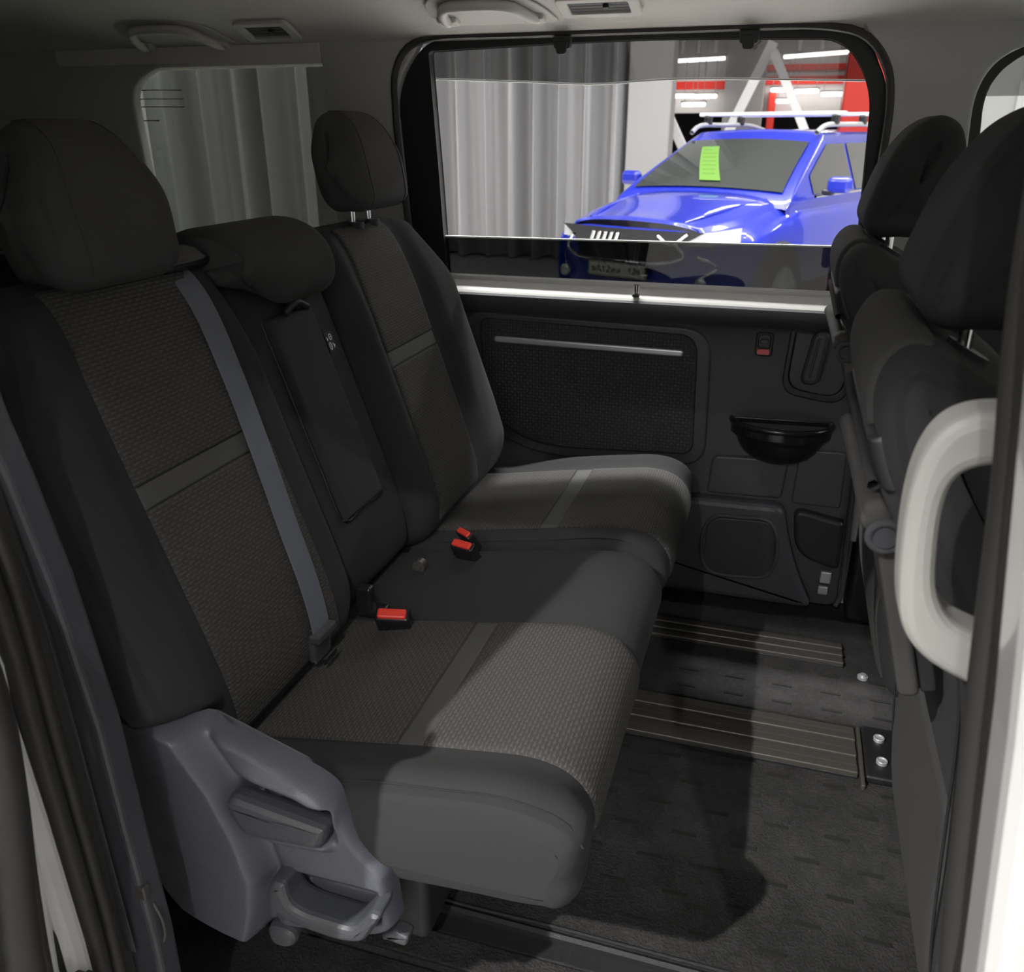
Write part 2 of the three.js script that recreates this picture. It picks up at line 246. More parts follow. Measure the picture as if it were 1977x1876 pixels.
// ---- far sliding door
{
  const d = structGroup('door_1', 'far sliding door with black lower trim and a half lowered window', 'door');
  const fr = rpoly([[-0.864, 0.60], [-0.870, 0.80], [-0.885, 1.19, 0.06], [-0.808, 1.289, 0.05], [0.093, 1.289, 0.06], [0.160, 1.17, 0.05], [0.158, 0.60]]);
  fr.holes.push(rpoly([[-0.792, 0.755], [-0.797, 1.0], [-0.806, 1.268, 0.012], [-0.35, 1.281, 0.3], [0.065, 1.270, 0.05], [0.128, 1.18, 0.05], [0.150, 0.755]], THREE.Path));
  mesh('window_frame', lean(ext(fr, -0.775, -0.745, 0.003, 20)), M.rubberBlack, d);
  mesh('door_seal', lean(tube([[-0.866, 0.60, -0.732], [-0.874, 0.85, -0.732], [-0.887, 1.14, -0.732], [-0.880, 1.225, -0.732], [-0.852, 1.268, -0.732], [-0.80, 1.288, -0.732], [-0.6, 1.292, -0.732], [-0.3, 1.292, -0.732], [0.04, 1.286, -0.732], [0.10, 1.268, -0.732], [0.142, 1.222, -0.732], [0.159, 1.16, -0.732], [0.160, 0.9, -0.732], [0.172, 0.4, -0.732]], 0.008, 140)), M.rubber, d);
  const g = mesh('window_glass', lean(ext(rpoly([[-0.80, 0.72], [-0.803, 0.866], [0.150, 0.873], [0.158, 0.72]]), -0.764, -0.760, 0)), M.glassDark, d);
  mesh('glass_edge', lean(tube([[-0.803, 0.867, -0.762], [-0.3, 0.8707, -0.762], [0.150, 0.874, -0.762]], 0.0026, 30)), M.glassEdge, g);
  mesh('rain_visor', lean(ext(rpoly([[-0.84, 1.30], [-0.835, 1.214, 0.01], [-0.60, 1.204, 0.1], [-0.44, 1.196, 0.1], [-0.26, 1.205, 0.1], [0.125, 1.194, 0.02], [0.14, 1.30]]), -0.802, -0.798, 0)), M.visor, d);
  mesh('visor_lip', lean(tube([[-0.83, 1.214, -0.800], [-0.60, 1.204, -0.800], [-0.44, 1.197, -0.800], [-0.26, 1.204, -0.800], [0.12, 1.195, -0.800]], 0.002, 60)), M.glassEdge, d);
  // belt line ledge: outer wiper, bright ledge, shoulder
  mesh('window_sill', sweepX([[-0.748, 0.738], [-0.748, 0.762], [-0.742, 0.768], [-0.734, 0.766], [-0.712, 0.757], [-0.700, 0.749], [-0.696, 0.744], [-0.697, 0.738]], -0.90, 0.20), M.belt, d);
  mesh('window_wiper', sweepX([[-0.760, 0.70], [-0.760, 0.776], [-0.755, 0.780], [-0.749, 0.776], [-0.748, 0.70]], -0.80, 0.155), M.belt, d);
  mesh('shoulder', sweepX([[-0.76, 0.60], [-0.76, 0.735], [-0.697, 0.7465], [-0.692, 0.742], [-0.6905, 0.730], [-0.696, 0.712], [-0.706, 0.702], [-0.713, 0.69], [-0.713, 0.60]], -0.91, 0.198), M.plastic, d);
  mesh('door_panel', [ext(rpoly([[-0.92, 0.03, 0.02], [0.215, 0.03, 0.03], [0.198, 0.708], [-0.92, 0.708]]), -0.785, -0.716, 0.006)], M.plastic, d);
  // recess frame and cloth insert
  const outer = [[-0.735, 0.700, 0.05], [-0.138, 0.690, 0.07], [-0.128, 0.362, 0.06], [-0.565, 0.340, 0.16], [-0.715, 0.440, 0.12]];
  const inner = [[-0.695, 0.686, 0.03], [-0.168, 0.675, 0.05], [-0.158, 0.386, 0.035], [-0.560, 0.366, 0.12], [-0.685, 0.455, 0.10]];
  const ring = rpoly(outer); ring.holes.push(rpoly([[-0.70, 0.692, 0.03], [-0.162, 0.681, 0.05], [-0.152, 0.380, 0.035], [-0.562, 0.360, 0.12], [-0.690, 0.455, 0.10]], THREE.Path));
  mesh('insert_frame', ext(ring, -0.724, -0.706, 0.006, 20), M.plastic, d);
  const ins = mesh('insert_panel', ext(rpoly(inner), -0.722, -0.709, 0.006, 20), M.doorCloth, d);
  const cs = mesh('chrome_strip', ext(rpoly([[-0.654, 0.628, 0.007], [-0.654, 0.643, 0.007], [-0.199, 0.639, 0.007], [-0.199, 0.624, 0.007]]), -0.711, -0.700, 0.004), M.satin, d); cs.userData.label = 'bright satin strip across the door insert';
  // lock switch
  const lk = mesh('lock_bezel', ext(rrect(-0.042, -0.004, 0.636, 0.690, 0.010), -0.717, -0.708, 0.003), M.rubberBlack, d); lk.userData.label = 'small child lock switch with red mark';
  mesh('lock_slider', ext(rrect(-0.037, -0.009, 0.655, 0.686, 0.008), -0.712, -0.705, 0.003), M.plasticDark, lk);
  mesh('lock_knob', ext(rrect(-0.032, -0.014, 0.666, 0.677, 0.005), -0.708, -0.698, 0.003), M.plastic, lk);
  const rm = mesh('lock_mark', ext(rrect(-0.037, -0.010, 0.641, 0.653, 0.003), -0.712, -0.7055, 0.001), M.redLock, lk); rm.userData.label = 'red lock mark';
  // pull handle in its dish
  const dish = rpoly([[0.022, 0.555, 0.04], [0.165, 0.535, 0.05], [0.170, 0.706, 0.02], [0.030, 0.706, 0.01]]);
  dish.holes.push(rpoly([[0.036, 0.570, 0.035], [0.153, 0.552, 0.045], [0.158, 0.702, 0.01], [0.043, 0.702, 0.008]], THREE.Path));
  mesh('handle_surround', ext(dish, -0.720, -0.709, 0.004), M.plasticDark, d);
  mesh('handle_dish', ext(rpoly([[0.036, 0.570, 0.035], [0.153, 0.552, 0.045], [0.158, 0.702, 0.01], [0.043, 0.702, 0.008]]), -0.718, -0.712, 0.002), M.plastic, d);
  const ph = mesh('pull_handle', ext(rpoly([[0.060, 0.582, 0.022], [0.104, 0.582, 0.022], [0.116, 0.702, 0.02], [0.078, 0.702, 0.02]]), -0.722, -0.688, 0.012), M.plastic, d); ph.userData.label = 'upright pull handle near the front edge of the door';
  mesh('handle_groove', ext(rpoly([[0.078, 0.60, 0.003], [0.083, 0.60, 0.003], [0.093, 0.69, 0.003], [0.088, 0.69, 0.003]]), -0.690, -0.6865, 0.001), M.plasticDark, ph);
  // cup holder bowl
  const cup = mesh('cup_holder', [grid((u, v) => {
    const a = Math.PI * (1 - u), y = lerp(0.482, 0.380, v), k = v < 0.3 ? 1 : 1 - 0.10 - 0.30 * (v - 0.3) - 0.55 * Math.pow(v, 6); return [0.034 + Math.cos(a) * 0.113 * k, y - 0.0, -0.735 + Math.sin(a) * 0.098 * k];
  }, 40, 16), ext(rpoly([[-0.078, 0.478, 0.004], [0.146, 0.484, 0.004], [0.146, 0.496, 0.004], [-0.078, 0.490, 0.004]]), -0.73, -0.712, 0.002)], M.plasticGloss, d); cup.userData.label = 'half round cup holder on the door';
  mesh('cup_rim', tube(Array.from({ length: 17 }, (_, i) => { const a = Math.PI * (1 - i / 16); return [0.034 + Math.cos(a) * 0.111, 0.486, -0.72 + Math.sin(a) * 0.085]; }), 0.007, 60), M.plasticGloss, cup);
  mesh('cup_tray', grid((u, v) => { const a = Math.PI * (1 - u); return [0.034 + Math.cos(a) * 0.104 * v, 0.462 - 0.012 * (1 - v), -0.725 + Math.sin(a) * 0.088 * v]; }, 30, 6), M.plastic, cup);
  mesh('cup_latch', box(0.07, 0.008, 0.035, 0.045, 0.470, -0.668, 0.004), M.plastic, cup);
  // lower trim: raised fields, speaker box, pocket
  mesh('lower_field', [ext(rpoly([[-0.118, 0.295, 0.01], [0.055, 0.300, 0.012], [0.062, 0.400, 0.02], [-0.112, 0.392, 0.02]]), -0.722, -0.706, 0.006), ext(rpoly([[0.078, 0.290, 0.01], [0.188, 0.290, 0.01], [0.185, 0.430, 0.02], [0.082, 0.425, 0.02]]), -0.722, -0.710, 0.005)], M.plastic, d);
  mesh('speaker_box', ext(rpoly([[-0.92, 0.03, 0.03], [0.16, 0.03, 0.03], [0.115, 0.115, 0.05], [0.085, 0.200, 0.05], [0.062, 0.292, 0.03], [-0.15, 0.288, 0.04], [-0.92, 0.27, 0.03]]), -0.74, -0.682, 0.016, 16), M.plastic, d);
  const sp = mesh('speaker_grille', ext(rpoly([[-0.112, 0.092, 0.05], [0.060, 0.104, 0.05], [0.050, 0.252, 0.04], [-0.108, 0.246, 0.04]]), -0.70, -0.678, 0.004, 16), M.perforated, d); sp.userData.label = 'perforated speaker grille low on the door';
  mesh('speaker_rim', tube([[-0.09, 0.100, -0.680], [-0.02, 0.096, -0.680], [0.04, 0.107, -0.680], [0.058, 0.14, -0.680], [0.054, 0.215, -0.680], [0.03, 0.252, -0.680], [-0.03, 0.252, -0.680], [-0.09, 0.247, -0.680], [-0.112, 0.215, -0.680], [-0.114, 0.135, -0.680]], 0.005, 80, true), M.plastic, sp);
  mesh('door_pocket', ext(rpoly([[0.10, 0.165, 0.05], [0.205, 0.135, 0.02], [0.200, 0.262, 0.01], [0.085, 0.285, 0.03]]), -0.73, -0.694, 0.010), M.plasticDark, d);
  mesh('latch_cover', [box(0.024, 0.030, 0.012, 0.178, 0.115, -0.700, 0.003), box(0.022, 0.022, 0.012, 0.176, 0.080, -0.700, 0.003)], M.satin, d);
  mesh('edge_rail', [tube([[0.205, 0.42, -0.706], [0.212, 0.22, -0.704], [0.218, 0.07, -0.700], [0.208, 0.045, -0.692]], 0.006, 30)], M.plastic, d);
}
// sunshade hooks on the far window
for (const [x, lab] of [[-0.495, 'small black sunshade hook on window top below ceiling vent'], [-0.117, 'small black sunshade hook on window top above the blue car']]) {
  const h = thing('sunshade_hook', lab, 'hook', [x, 1.272, -0.690], 'sunshade hooks');
  mesh('base', ext(rpoly([[-0.017, -0.012, 0.008], [0.017, -0.012, 0.008], [0.020, 0.012, 0.003], [-0.020, 0.012, 0.003]]), -0.012, 0.004, 0.002), M.rubberBlack, h);
  mesh('tongue', ext(rpoly([[-0.010, -0.022, 0.006], [0.010, -0.022, 0.006], [0.014, 0.004, 0.003], [-0.014, 0.004, 0.003]]), 0.002, 0.010, 0.002), M.rubberBlack, h);
}
{
  const h = thing('sunshade_clip', 'small chrome clip on the bright window sill', 'clip', [-0.314, 0.768, -0.704]);
  mesh('pin', cyl(0.006, 0.018, 0, 0.004, 0, 'y', 14, 0.008), M.chrome, h); mesh('cap', box(0.016, 0.008, 0.012, 0, -0.010, 0.002, 0.003), M.rubberBlack, h);
}
// ---- ceiling handles and vents (mounted on the headliner slope)
function onCeil(o, x, z) { const y = hlY(z), dy = (hlY(z + 0.03) - hlY(z - 0.03)) / 0.06; o.position.set(x, y, z); o.rotation.x = -Math.atan(dy); }
function assistHandle(x, z, w, label) {   // local: x along the car, z across the slope towards the window (-z), y down out of the lining
  const o = thing('assist_handle', label, 'handle', [0, 0, 0], 'folding assist handles'); onCeil(o, x, z);
  const sh = rpoly([[-w * 0.66, -0.075, 0.03], [-w * 0.66, 0.035, 0.04], [-w * 0.4, 0.075, 0.05], [w * 0.35, 0.072, 0.05], [w * 0.62, 0.02, 0.05], [w * 0.76, -0.075, 0.02]]);
  const rec = ext(sh, 0.001, 0.005, 0.002); rec.rotateX(Math.PI / 2); mesh('recess', rec, M.roofTrim, o);
  mesh('grip', tube([[-w * 0.5, -0.004, -0.052], [-w * 0.50, -0.012, -0.035], [-w * 0.46, -0.014, 0.01], [-w * 0.36, -0.015, 0.040], [-w * 0.1, -0.015, 0.046], [w * 0.14, -0.015, 0.045], [w * 0.34, -0.015, 0.032], [w * 0.46, -0.014, -0.008], [w * 0.52, -0.011, -0.035], [w * 0.54, -0.004, -0.050]], 0.0105, 70, false, 10), M.roofTrim, o);
  for (const s of [-1, 1]) mesh('mount', box(0.046, 0.018, 0.030, s * w * 0.50, -0.006, -0.042, 0.007), M.roofTrim, o);
}
assistHandle(-1.42, -0.648, 0.205, 'folding assist handle above the rear quarter window');
assistHandle(-0.630, -0.588, 0.185, 'folding assist handle above the left part of the door window');
function ceilingVent(x, z, w, label) {
  const o = thing('ceiling_vent', label, 'air vent', [0, 0, 0], 'ceiling air vents'); onCeil(o, x, z);
  const s = rrect(-w / 2 - 0.022, w / 2 + 0.022, -0.045, 0.040, 0.016); s.holes.push(rrect(-w / 2, w / 2, -0.026, 0.022, 0.004, THREE.Path));
  const f = ext(s, 0.001, 0.010, 0.003); f.rotateX(Math.PI / 2); mesh('frame', f, M.roofTrim, o);
  mesh('duct', [box(w, 0.004, 0.048, 0, 0.001, 0.002, 0.001)], M.rubberBlack, o);
  for (let i = 0; i < 4; i++) mesh('louvre', box(w - 0.002, 0.0035, 0.012, 0, -0.004, -0.018 + i * 0.013, 0.001), M.plasticDark, o);
  for (let i = 0; i < 9; i++) mesh('fin', box(0.0025, 0.005, 0.044, -w / 2 + (i + 0.5) * w / 9, -0.002, 0.002, 0.001), M.plasticDark, o);
  mesh('thumb_tab', box(0.012, 0.007, 0.012, w * 0.12, -0.008, 0.0, 0.003), M.plasticDark, o);
}
ceilingVent(-1.160, -0.640, 0.095, 'ceiling air vent between the rear window and pillar');
ceilingVent(-0.398, -0.590, 0.118, 'ceiling air vent above the door window, beside its handle');

// ================================================================== REAR BENCH
const CUSH = [[-0.68, 0.27], [-0.55, 0.268], [-0.40, 0.280], [-0.25, 0.292], [-0.185, 0.297], [-0.155, 0.308], [-0.141, 0.335], [-0.147, 0.372], [-0.172, 0.402], [-0.215, 0.415], [-0.30, 0.407], [-0.42, 0.388], [-0.55, 0.366], [-0.66, 0.345], [-0.70, 0.31]];
const BACK = dx => [[-0.68, 0.335], [-0.635, 0.345], [-0.602, 0.375], [-0.598, 0.42], [-0.618, 0.50], [-0.652, 0.60], [-0.690, 0.71], [-0.728, 0.82], [-0.760, 0.895], [-0.785, 0.927], [-0.825, 0.940], [-0.865, 0.925], [-0.885, 0.88], [-0.865, 0.78], [-0.815, 0.60], [-0.765, 0.44], [-0.735, 0.36]].map((p, i) => i > 0 && i < 10 ? [p[0] + dx, p[1]] : p);
const topS = (t, y0 = 0.33) => sstep(0.2, 0.8, t.ny);
const frontS = t => sstep(0.2, 0.8, t.nx);

function headrest(parent, cx, cy, cz, posts, hs = 1) {
  const pts = [[0.00, -0.094], [0.034, -0.091], [0.053, -0.074], [0.057, -0.03], [0.050, 0.035], [0.030, 0.078], [-0.004, 0.095], [-0.034, 0.082], [-0.046, 0.04], [-0.048, -0.02], [-0.044, -0.07], [-0.026, -0.093]].map(p => [p[0] - p[1] * 0.14 + cx, p[1] * hs + cy]);
  const hw = y => 0.118 - 0.038 * sstep(0.0, 0.11, y - cy) - 0.006 * sstep(0.0, 0.09, cy - y);
  const pad = makePad({ pts, z0: (x, y) => cz - hw(y), z1: (x, y) => cz + hw(y), r: 0.046, bulge: 0.012 });
  const hr = mesh('headrest', pad.body(), M.clothHead, parent);
  const a = pad.pr.near(cx + 0.05, cy - 0.075), b = pad.pr.near(cx - 0.03, cy + 0.095), bb = b < a ? b + 1 : b;
  for (const w of [-0.62, 0.62]) mesh('seam', pad.line(Array.from({ length: 14 }, (_, i) => [lerp(a, bb, i / 13), w]), 0.0013, 0.0002), M.clothHead, hr);
  if (posts) for (const s of [-1, 1]) mesh('headrest_post', cyl(0.006, 0.085, cx - 0.002, cy - 0.105, cz + s * 0.034, 'y', 16), M.chrome, parent);
  for (const s of [-1, 1]) mesh('post_guide', [cyl(0.013, 0.012, cx + 0.008, 0.936, cz + s * 0.034, 'y', 18)], M.plasticDark, parent);
  return hr;
}
const bench = thing('rear_bench_seat', 'near wide section of black rear bench with seat belt and folded armrest', 'car seat', [0, 0, 0], 'rear bench seats');
const benchFar = thing('rear_bench_seat', 'far single section of black rear bench beside the sliding door', 'car seat', [0, 0, 0], 'rear bench seats');
// --- near + centre cushion
{
  const z0 = -0.122, z1 = 0.585, zw = z => ((z - (z0 + z1) / 2) / ((z1 - z0) / 2));
  const pad = makePad({ pts: CUSH, z0, z1, r: 0.035, bulge: 0.008, dish: (t, w) => topS(t) * (0.034 * sstep(zw(0.47), zw(0.55), w) * sstep(-0.60, -0.40, t.x) - 0.004 * Math.exp(-(((w - zw(0.15)) / 0.03) ** 2))) + frontS(t) * 0.006 * sstep(zw(0.47), zw(0.55), w) });
  const c = mesh('seat_cushion', pad.body(), M.cloth, bench);
  const sF = pad.pr.near(-0.142, 0.325), sT = pad.pr.near(-0.36, 0.398), sT2 = pad.pr.near(-0.395, 0.392), sB = pad.pr.near(-0.655, 0.346);
  const wa = zw(0.165), wb = zw(0.468), L = pad.pr;
  const [f0, f1] = sF < sT ? [sF, sT] : [sT, sF], order = sF < sB;
  const P = (a, b, o, n) => order ? pad.patch(a, b, wa, wb, o, n) : pad.patch(b, a, wa, wb, o, n);
  mesh('woven_panel', P(sF, sT, 0.004, 70), M.weave, c); mesh('woven_panel', P(sT2, sB, 0.004, 60), M.weave, c); mesh('band', P(sT, sT2, 0.0015, 12), M.band, c);
  const q = (x, y) => pad.pr.near(x, y);
  mesh('seam', pad.line([[q(-0.60, 0.35), zw(0.563)], [q(-0.5, 0.374), zw(0.567)], [q(-0.4, 0.392), zw(0.569)], [q(-0.3, 0.407), zw(0.570)], [q(-0.215, 0.415), zw(0.570)], [q(-0.172, 0.402), zw(0.570)], [q(-0.150, 0.385), zw(0.570)]], 0.0012), M.cloth, c);
}
// --- far cushion
{
  const z0 = -0.590, z1 = -0.137, zw = z => ((z - (z0 + z1) / 2) / ((z1 - z0) / 2));
  const pad = makePad({ pts: CUSH, z0, z1, r: 0.03, bulge: 0.006, dish: (t, w) => topS(t) * 0.016 * sstep(-zw(-0.51), -zw(-0.565), -w) * sstep(-0.60, -0.40, t.x) });
  const c = mesh('seat_cushion', pad.body(), M.cloth, benchFar);
  const q = (x, y) => pad.pr.near(x, y), sF = q(-0.142, 0.325), sT = q(-0.36, 0.398), sT2 = q(-0.395, 0.392), sB = q(-0.655, 0.346), wa = zw(-0.515), wb = zw(-0.195);
  const P = (a, b, o, n) => sF < sB ? pad.patch(a, b, wa, wb, o, n) : pad.patch(b, a, wa, wb, o, n);
  mesh('woven_panel', P(sF, sT, 0.004, 70), M.weave, c); mesh('woven_panel', P(sT2, sB, 0.004, 60), M.weave, c); mesh('band', P(sT, sT2, 0.0015, 12), M.band, c);
  mesh('seam', pad.line([[q(-0.6, 0.356), zw(-0.150)], [q(-0.4, 0.392), zw(-0.150)], [q(-0.215, 0.415), zw(-0.150)], [q(-0.147, 0.372), zw(-0.150)]], 0.0014), M.cloth, c);
}
// --- near backrest
function outerBack(parent, inner, outer, sg, ins0, ins1, label) {
  const zO = y => outer - sg * 0.075 * sstep(0.78, 0.95, y) - (sg > 0 ? 0.09 * (1 - sstep(0.445, 0.50, y)) : 0), zI = y => inner + sg * 0.010 * sstep(0.80, 0.95, y);
  const lo = (x, y) => sg > 0 ? zI(y) : zO(y), hi = (x, y) => sg > 0 ? zO(y) : zI(y);
  const mid = (ins0 + ins1) / 2, hwI = Math.abs(ins1 - ins0) / 2;
  const zz = (t, w) => { const a = lo(t.x, t.y), b = hi(t.x, t.y); return (a + b) / 2 + w * (b - a) / 2; };
  const pad = makePad({ pts: BACK(0), z0: lo, z1: hi, r: 0.045, bulge: 0.012, dish: (t, w) => { const z = zz(t, w), e = (z - mid) / hwI; return frontS(t) * sstep(0.36, 0.46, t.y) * (0.026 * sstep(1.0, 1.45, e * sg) + 0.014 * sstep(1.0, 1.3, -e * sg)) * (1 - 0.6 * sstep(0.78, 0.92, t.y)); } });
  const b = mesh('backrest', pad.body(), M.cloth, parent);
  const q = (x, y) => pad.pr.near(x, y), sBt = q(-0.600, 0.39), s1 = q(-0.683, 0.690), s2 = q(-0.693, 0.718), sTp = q(-0.795, 0.933);
  const wOf = z => u => z; // patch widths are given as z and converted per station
  const P = (a, b2, o, n) => { const up = sBt < sTp; const A = up ? a : b2, B = up ? b2 : a; const cv = (z, top) => u => { const t = pad.pr.at(lerp(A, B < A ? B + 1 : B, u)), l = lo(t.x, t.y), h = hi(t.x, t.y), k = z + (mid - z) * 0.10 * sstep(0.80, 0.95, t.y); return (k - (l + h) / 2) / ((h - l) / 2); }; return pad.patch(A, B, cv(Math.min(ins0, ins1)), cv(Math.max(ins0, ins1)), o, n); };
  mesh('woven_panel', P(sBt, s1, 0.004, 50), M.weave, b); mesh('woven_panel', P(s2, sTp, 0.004, 50), M.weave, b); mesh('band', P(s1, s2, 0.0015, 10), M.band, b);
  return { pad, q };
}
outerBack(bench, 0.178, 0.638, 1, 0.240, 0.505);
outerBack(benchFar, -0.112, -0.580, -1, -0.180, -0.402);
headrest(bench, -0.822, 1.020, 0.366, false);
headrest(benchFar, -0.798, 1.050, -0.322, true, 0.92);
// --- centre backrest with folded armrest and low headrest
{
  const pad = makePad({ pts: BACK(-0.028), z0: -0.100, z1: 0.174, r: 0.02, bulge: 0.002 });
  const b = mesh('centre_backrest', pad.body(), M.cloth, bench), q = (x, y) => pad.pr.near(x, y);
  const f = z => (z - 0.003) / 0.137, lo = q(-0.650, 0.505), hi = q(-0.755, 0.830), A = Math.min(lo, hi), B = Math.max(lo, hi);
  mesh('armrest', pad.patch(A, B, f(-0.058), f(0.078), 0.013, 60, 24), M.cloth, b);
  mesh('armrest_seam', pad.line([[hi, f(0.080)], [q(-0.72, 0.71), f(0.080)], [q(-0.68, 0.60), f(0.080)], [lo, f(0.072)], [lo, f(0.0)], [lo, f(-0.05)], [q(-0.68, 0.60), f(-0.060)], [q(-0.72, 0.71), f(-0.060)], [hi, f(-0.060)]], 0.003, 0.0005, 120), M.rubberBlack, b);
  mesh('pull_loop', tube([pad.surf(hi, f(0.03), 0.012).slice(0, 3), pad.surf(hi + 0.008, f(0.0), 0.02).slice(0, 3), pad.surf(hi, f(-0.04), 0.012).slice(0, 3)], 0.007, 20), M.rubberBlack, b);
  // low saddle shaped centre headrest
  const hp = [[-0.755, 0.868], [-0.735, 0.862], [-0.712, 0.880], [-0.706, 0.915], [-0.722, 0.952], [-0.760, 0.978], [-0.815, 0.984], [-0.862, 0.968], [-0.880, 0.935], [-0.865, 0.908], [-0.82, 0.905], [-0.785, 0.895]];
  const hpad = makePad({ pts: hp.map(p => [p[0] - 0.012, p[1] - 0.012]), z0: -0.090, z1: 0.190, r: 0.045, bulge: 0.012, dish: (t, w) => -0.045 * sstep(0.0, 0.95, w) * (1 - sstep(0.87, 0.93, t.y)) });
  mesh('centre_headrest', hpad.body(), M.clothGrey, bench);
  // white child-seat anchor symbols printed on a small tag
  const cv = document.createElement('canvas'); cv.width = 128; cv.height = 160; const g = cv.getContext('2d'); g.fillStyle = '#17181a'; g.fillRect(0, 0, 128, 160); g.strokeStyle = g.fillStyle = '#c9cdd6'; g.lineWidth = 9;
  g.beginPath(); g.moveTo(18, 30); g.lineTo(40, 62); g.lineTo(18, 70); g.closePath(); g.fill(); g.beginPath(); g.arc(80, 44, 22, 0, 7); g.stroke(); g.fillRect(72, 38, 18, 12); g.beginPath(); g.ellipse(44, 116, 20, 28, 0, 0, 7); g.stroke(); g.fillRect(40, 98, 8, 34); g.beginPath(); g.moveTo(82, 92); g.lineTo(116, 118); g.lineTo(90, 142); g.closePath(); g.fill();
  const tx = new THREE.CanvasTexture(cv); tx.colorSpace = THREE.SRGBColorSpace;
  const c0 = q(-0.731, 0.770), p = pad.surf(c0, f(-0.086), 0.0025), p2 = pad.surf(c0 + (hi > lo ? 0.012 : -0.012), f(-0.086), 0.0025);
  const lab = mesh('anchor_symbol', new THREE.PlaneGeometry(0.026, 0.034), new THREE.MeshStandardMaterial({ map: tx, roughness: 0.7 }), b);
  const up = V(p2[0] - p[0], p2[1] - p[1], 0).normalize(), rt = V(0, 0, -1), nn = rt.clone().cross(up); lab.quaternion.setFromRotationMatrix(new THREE.Matrix4().makeBasis(rt, up, nn)); lab.position.set(p[0], p[1], p[2]); lab.userData.label = 'white child seat anchor symbols';
}
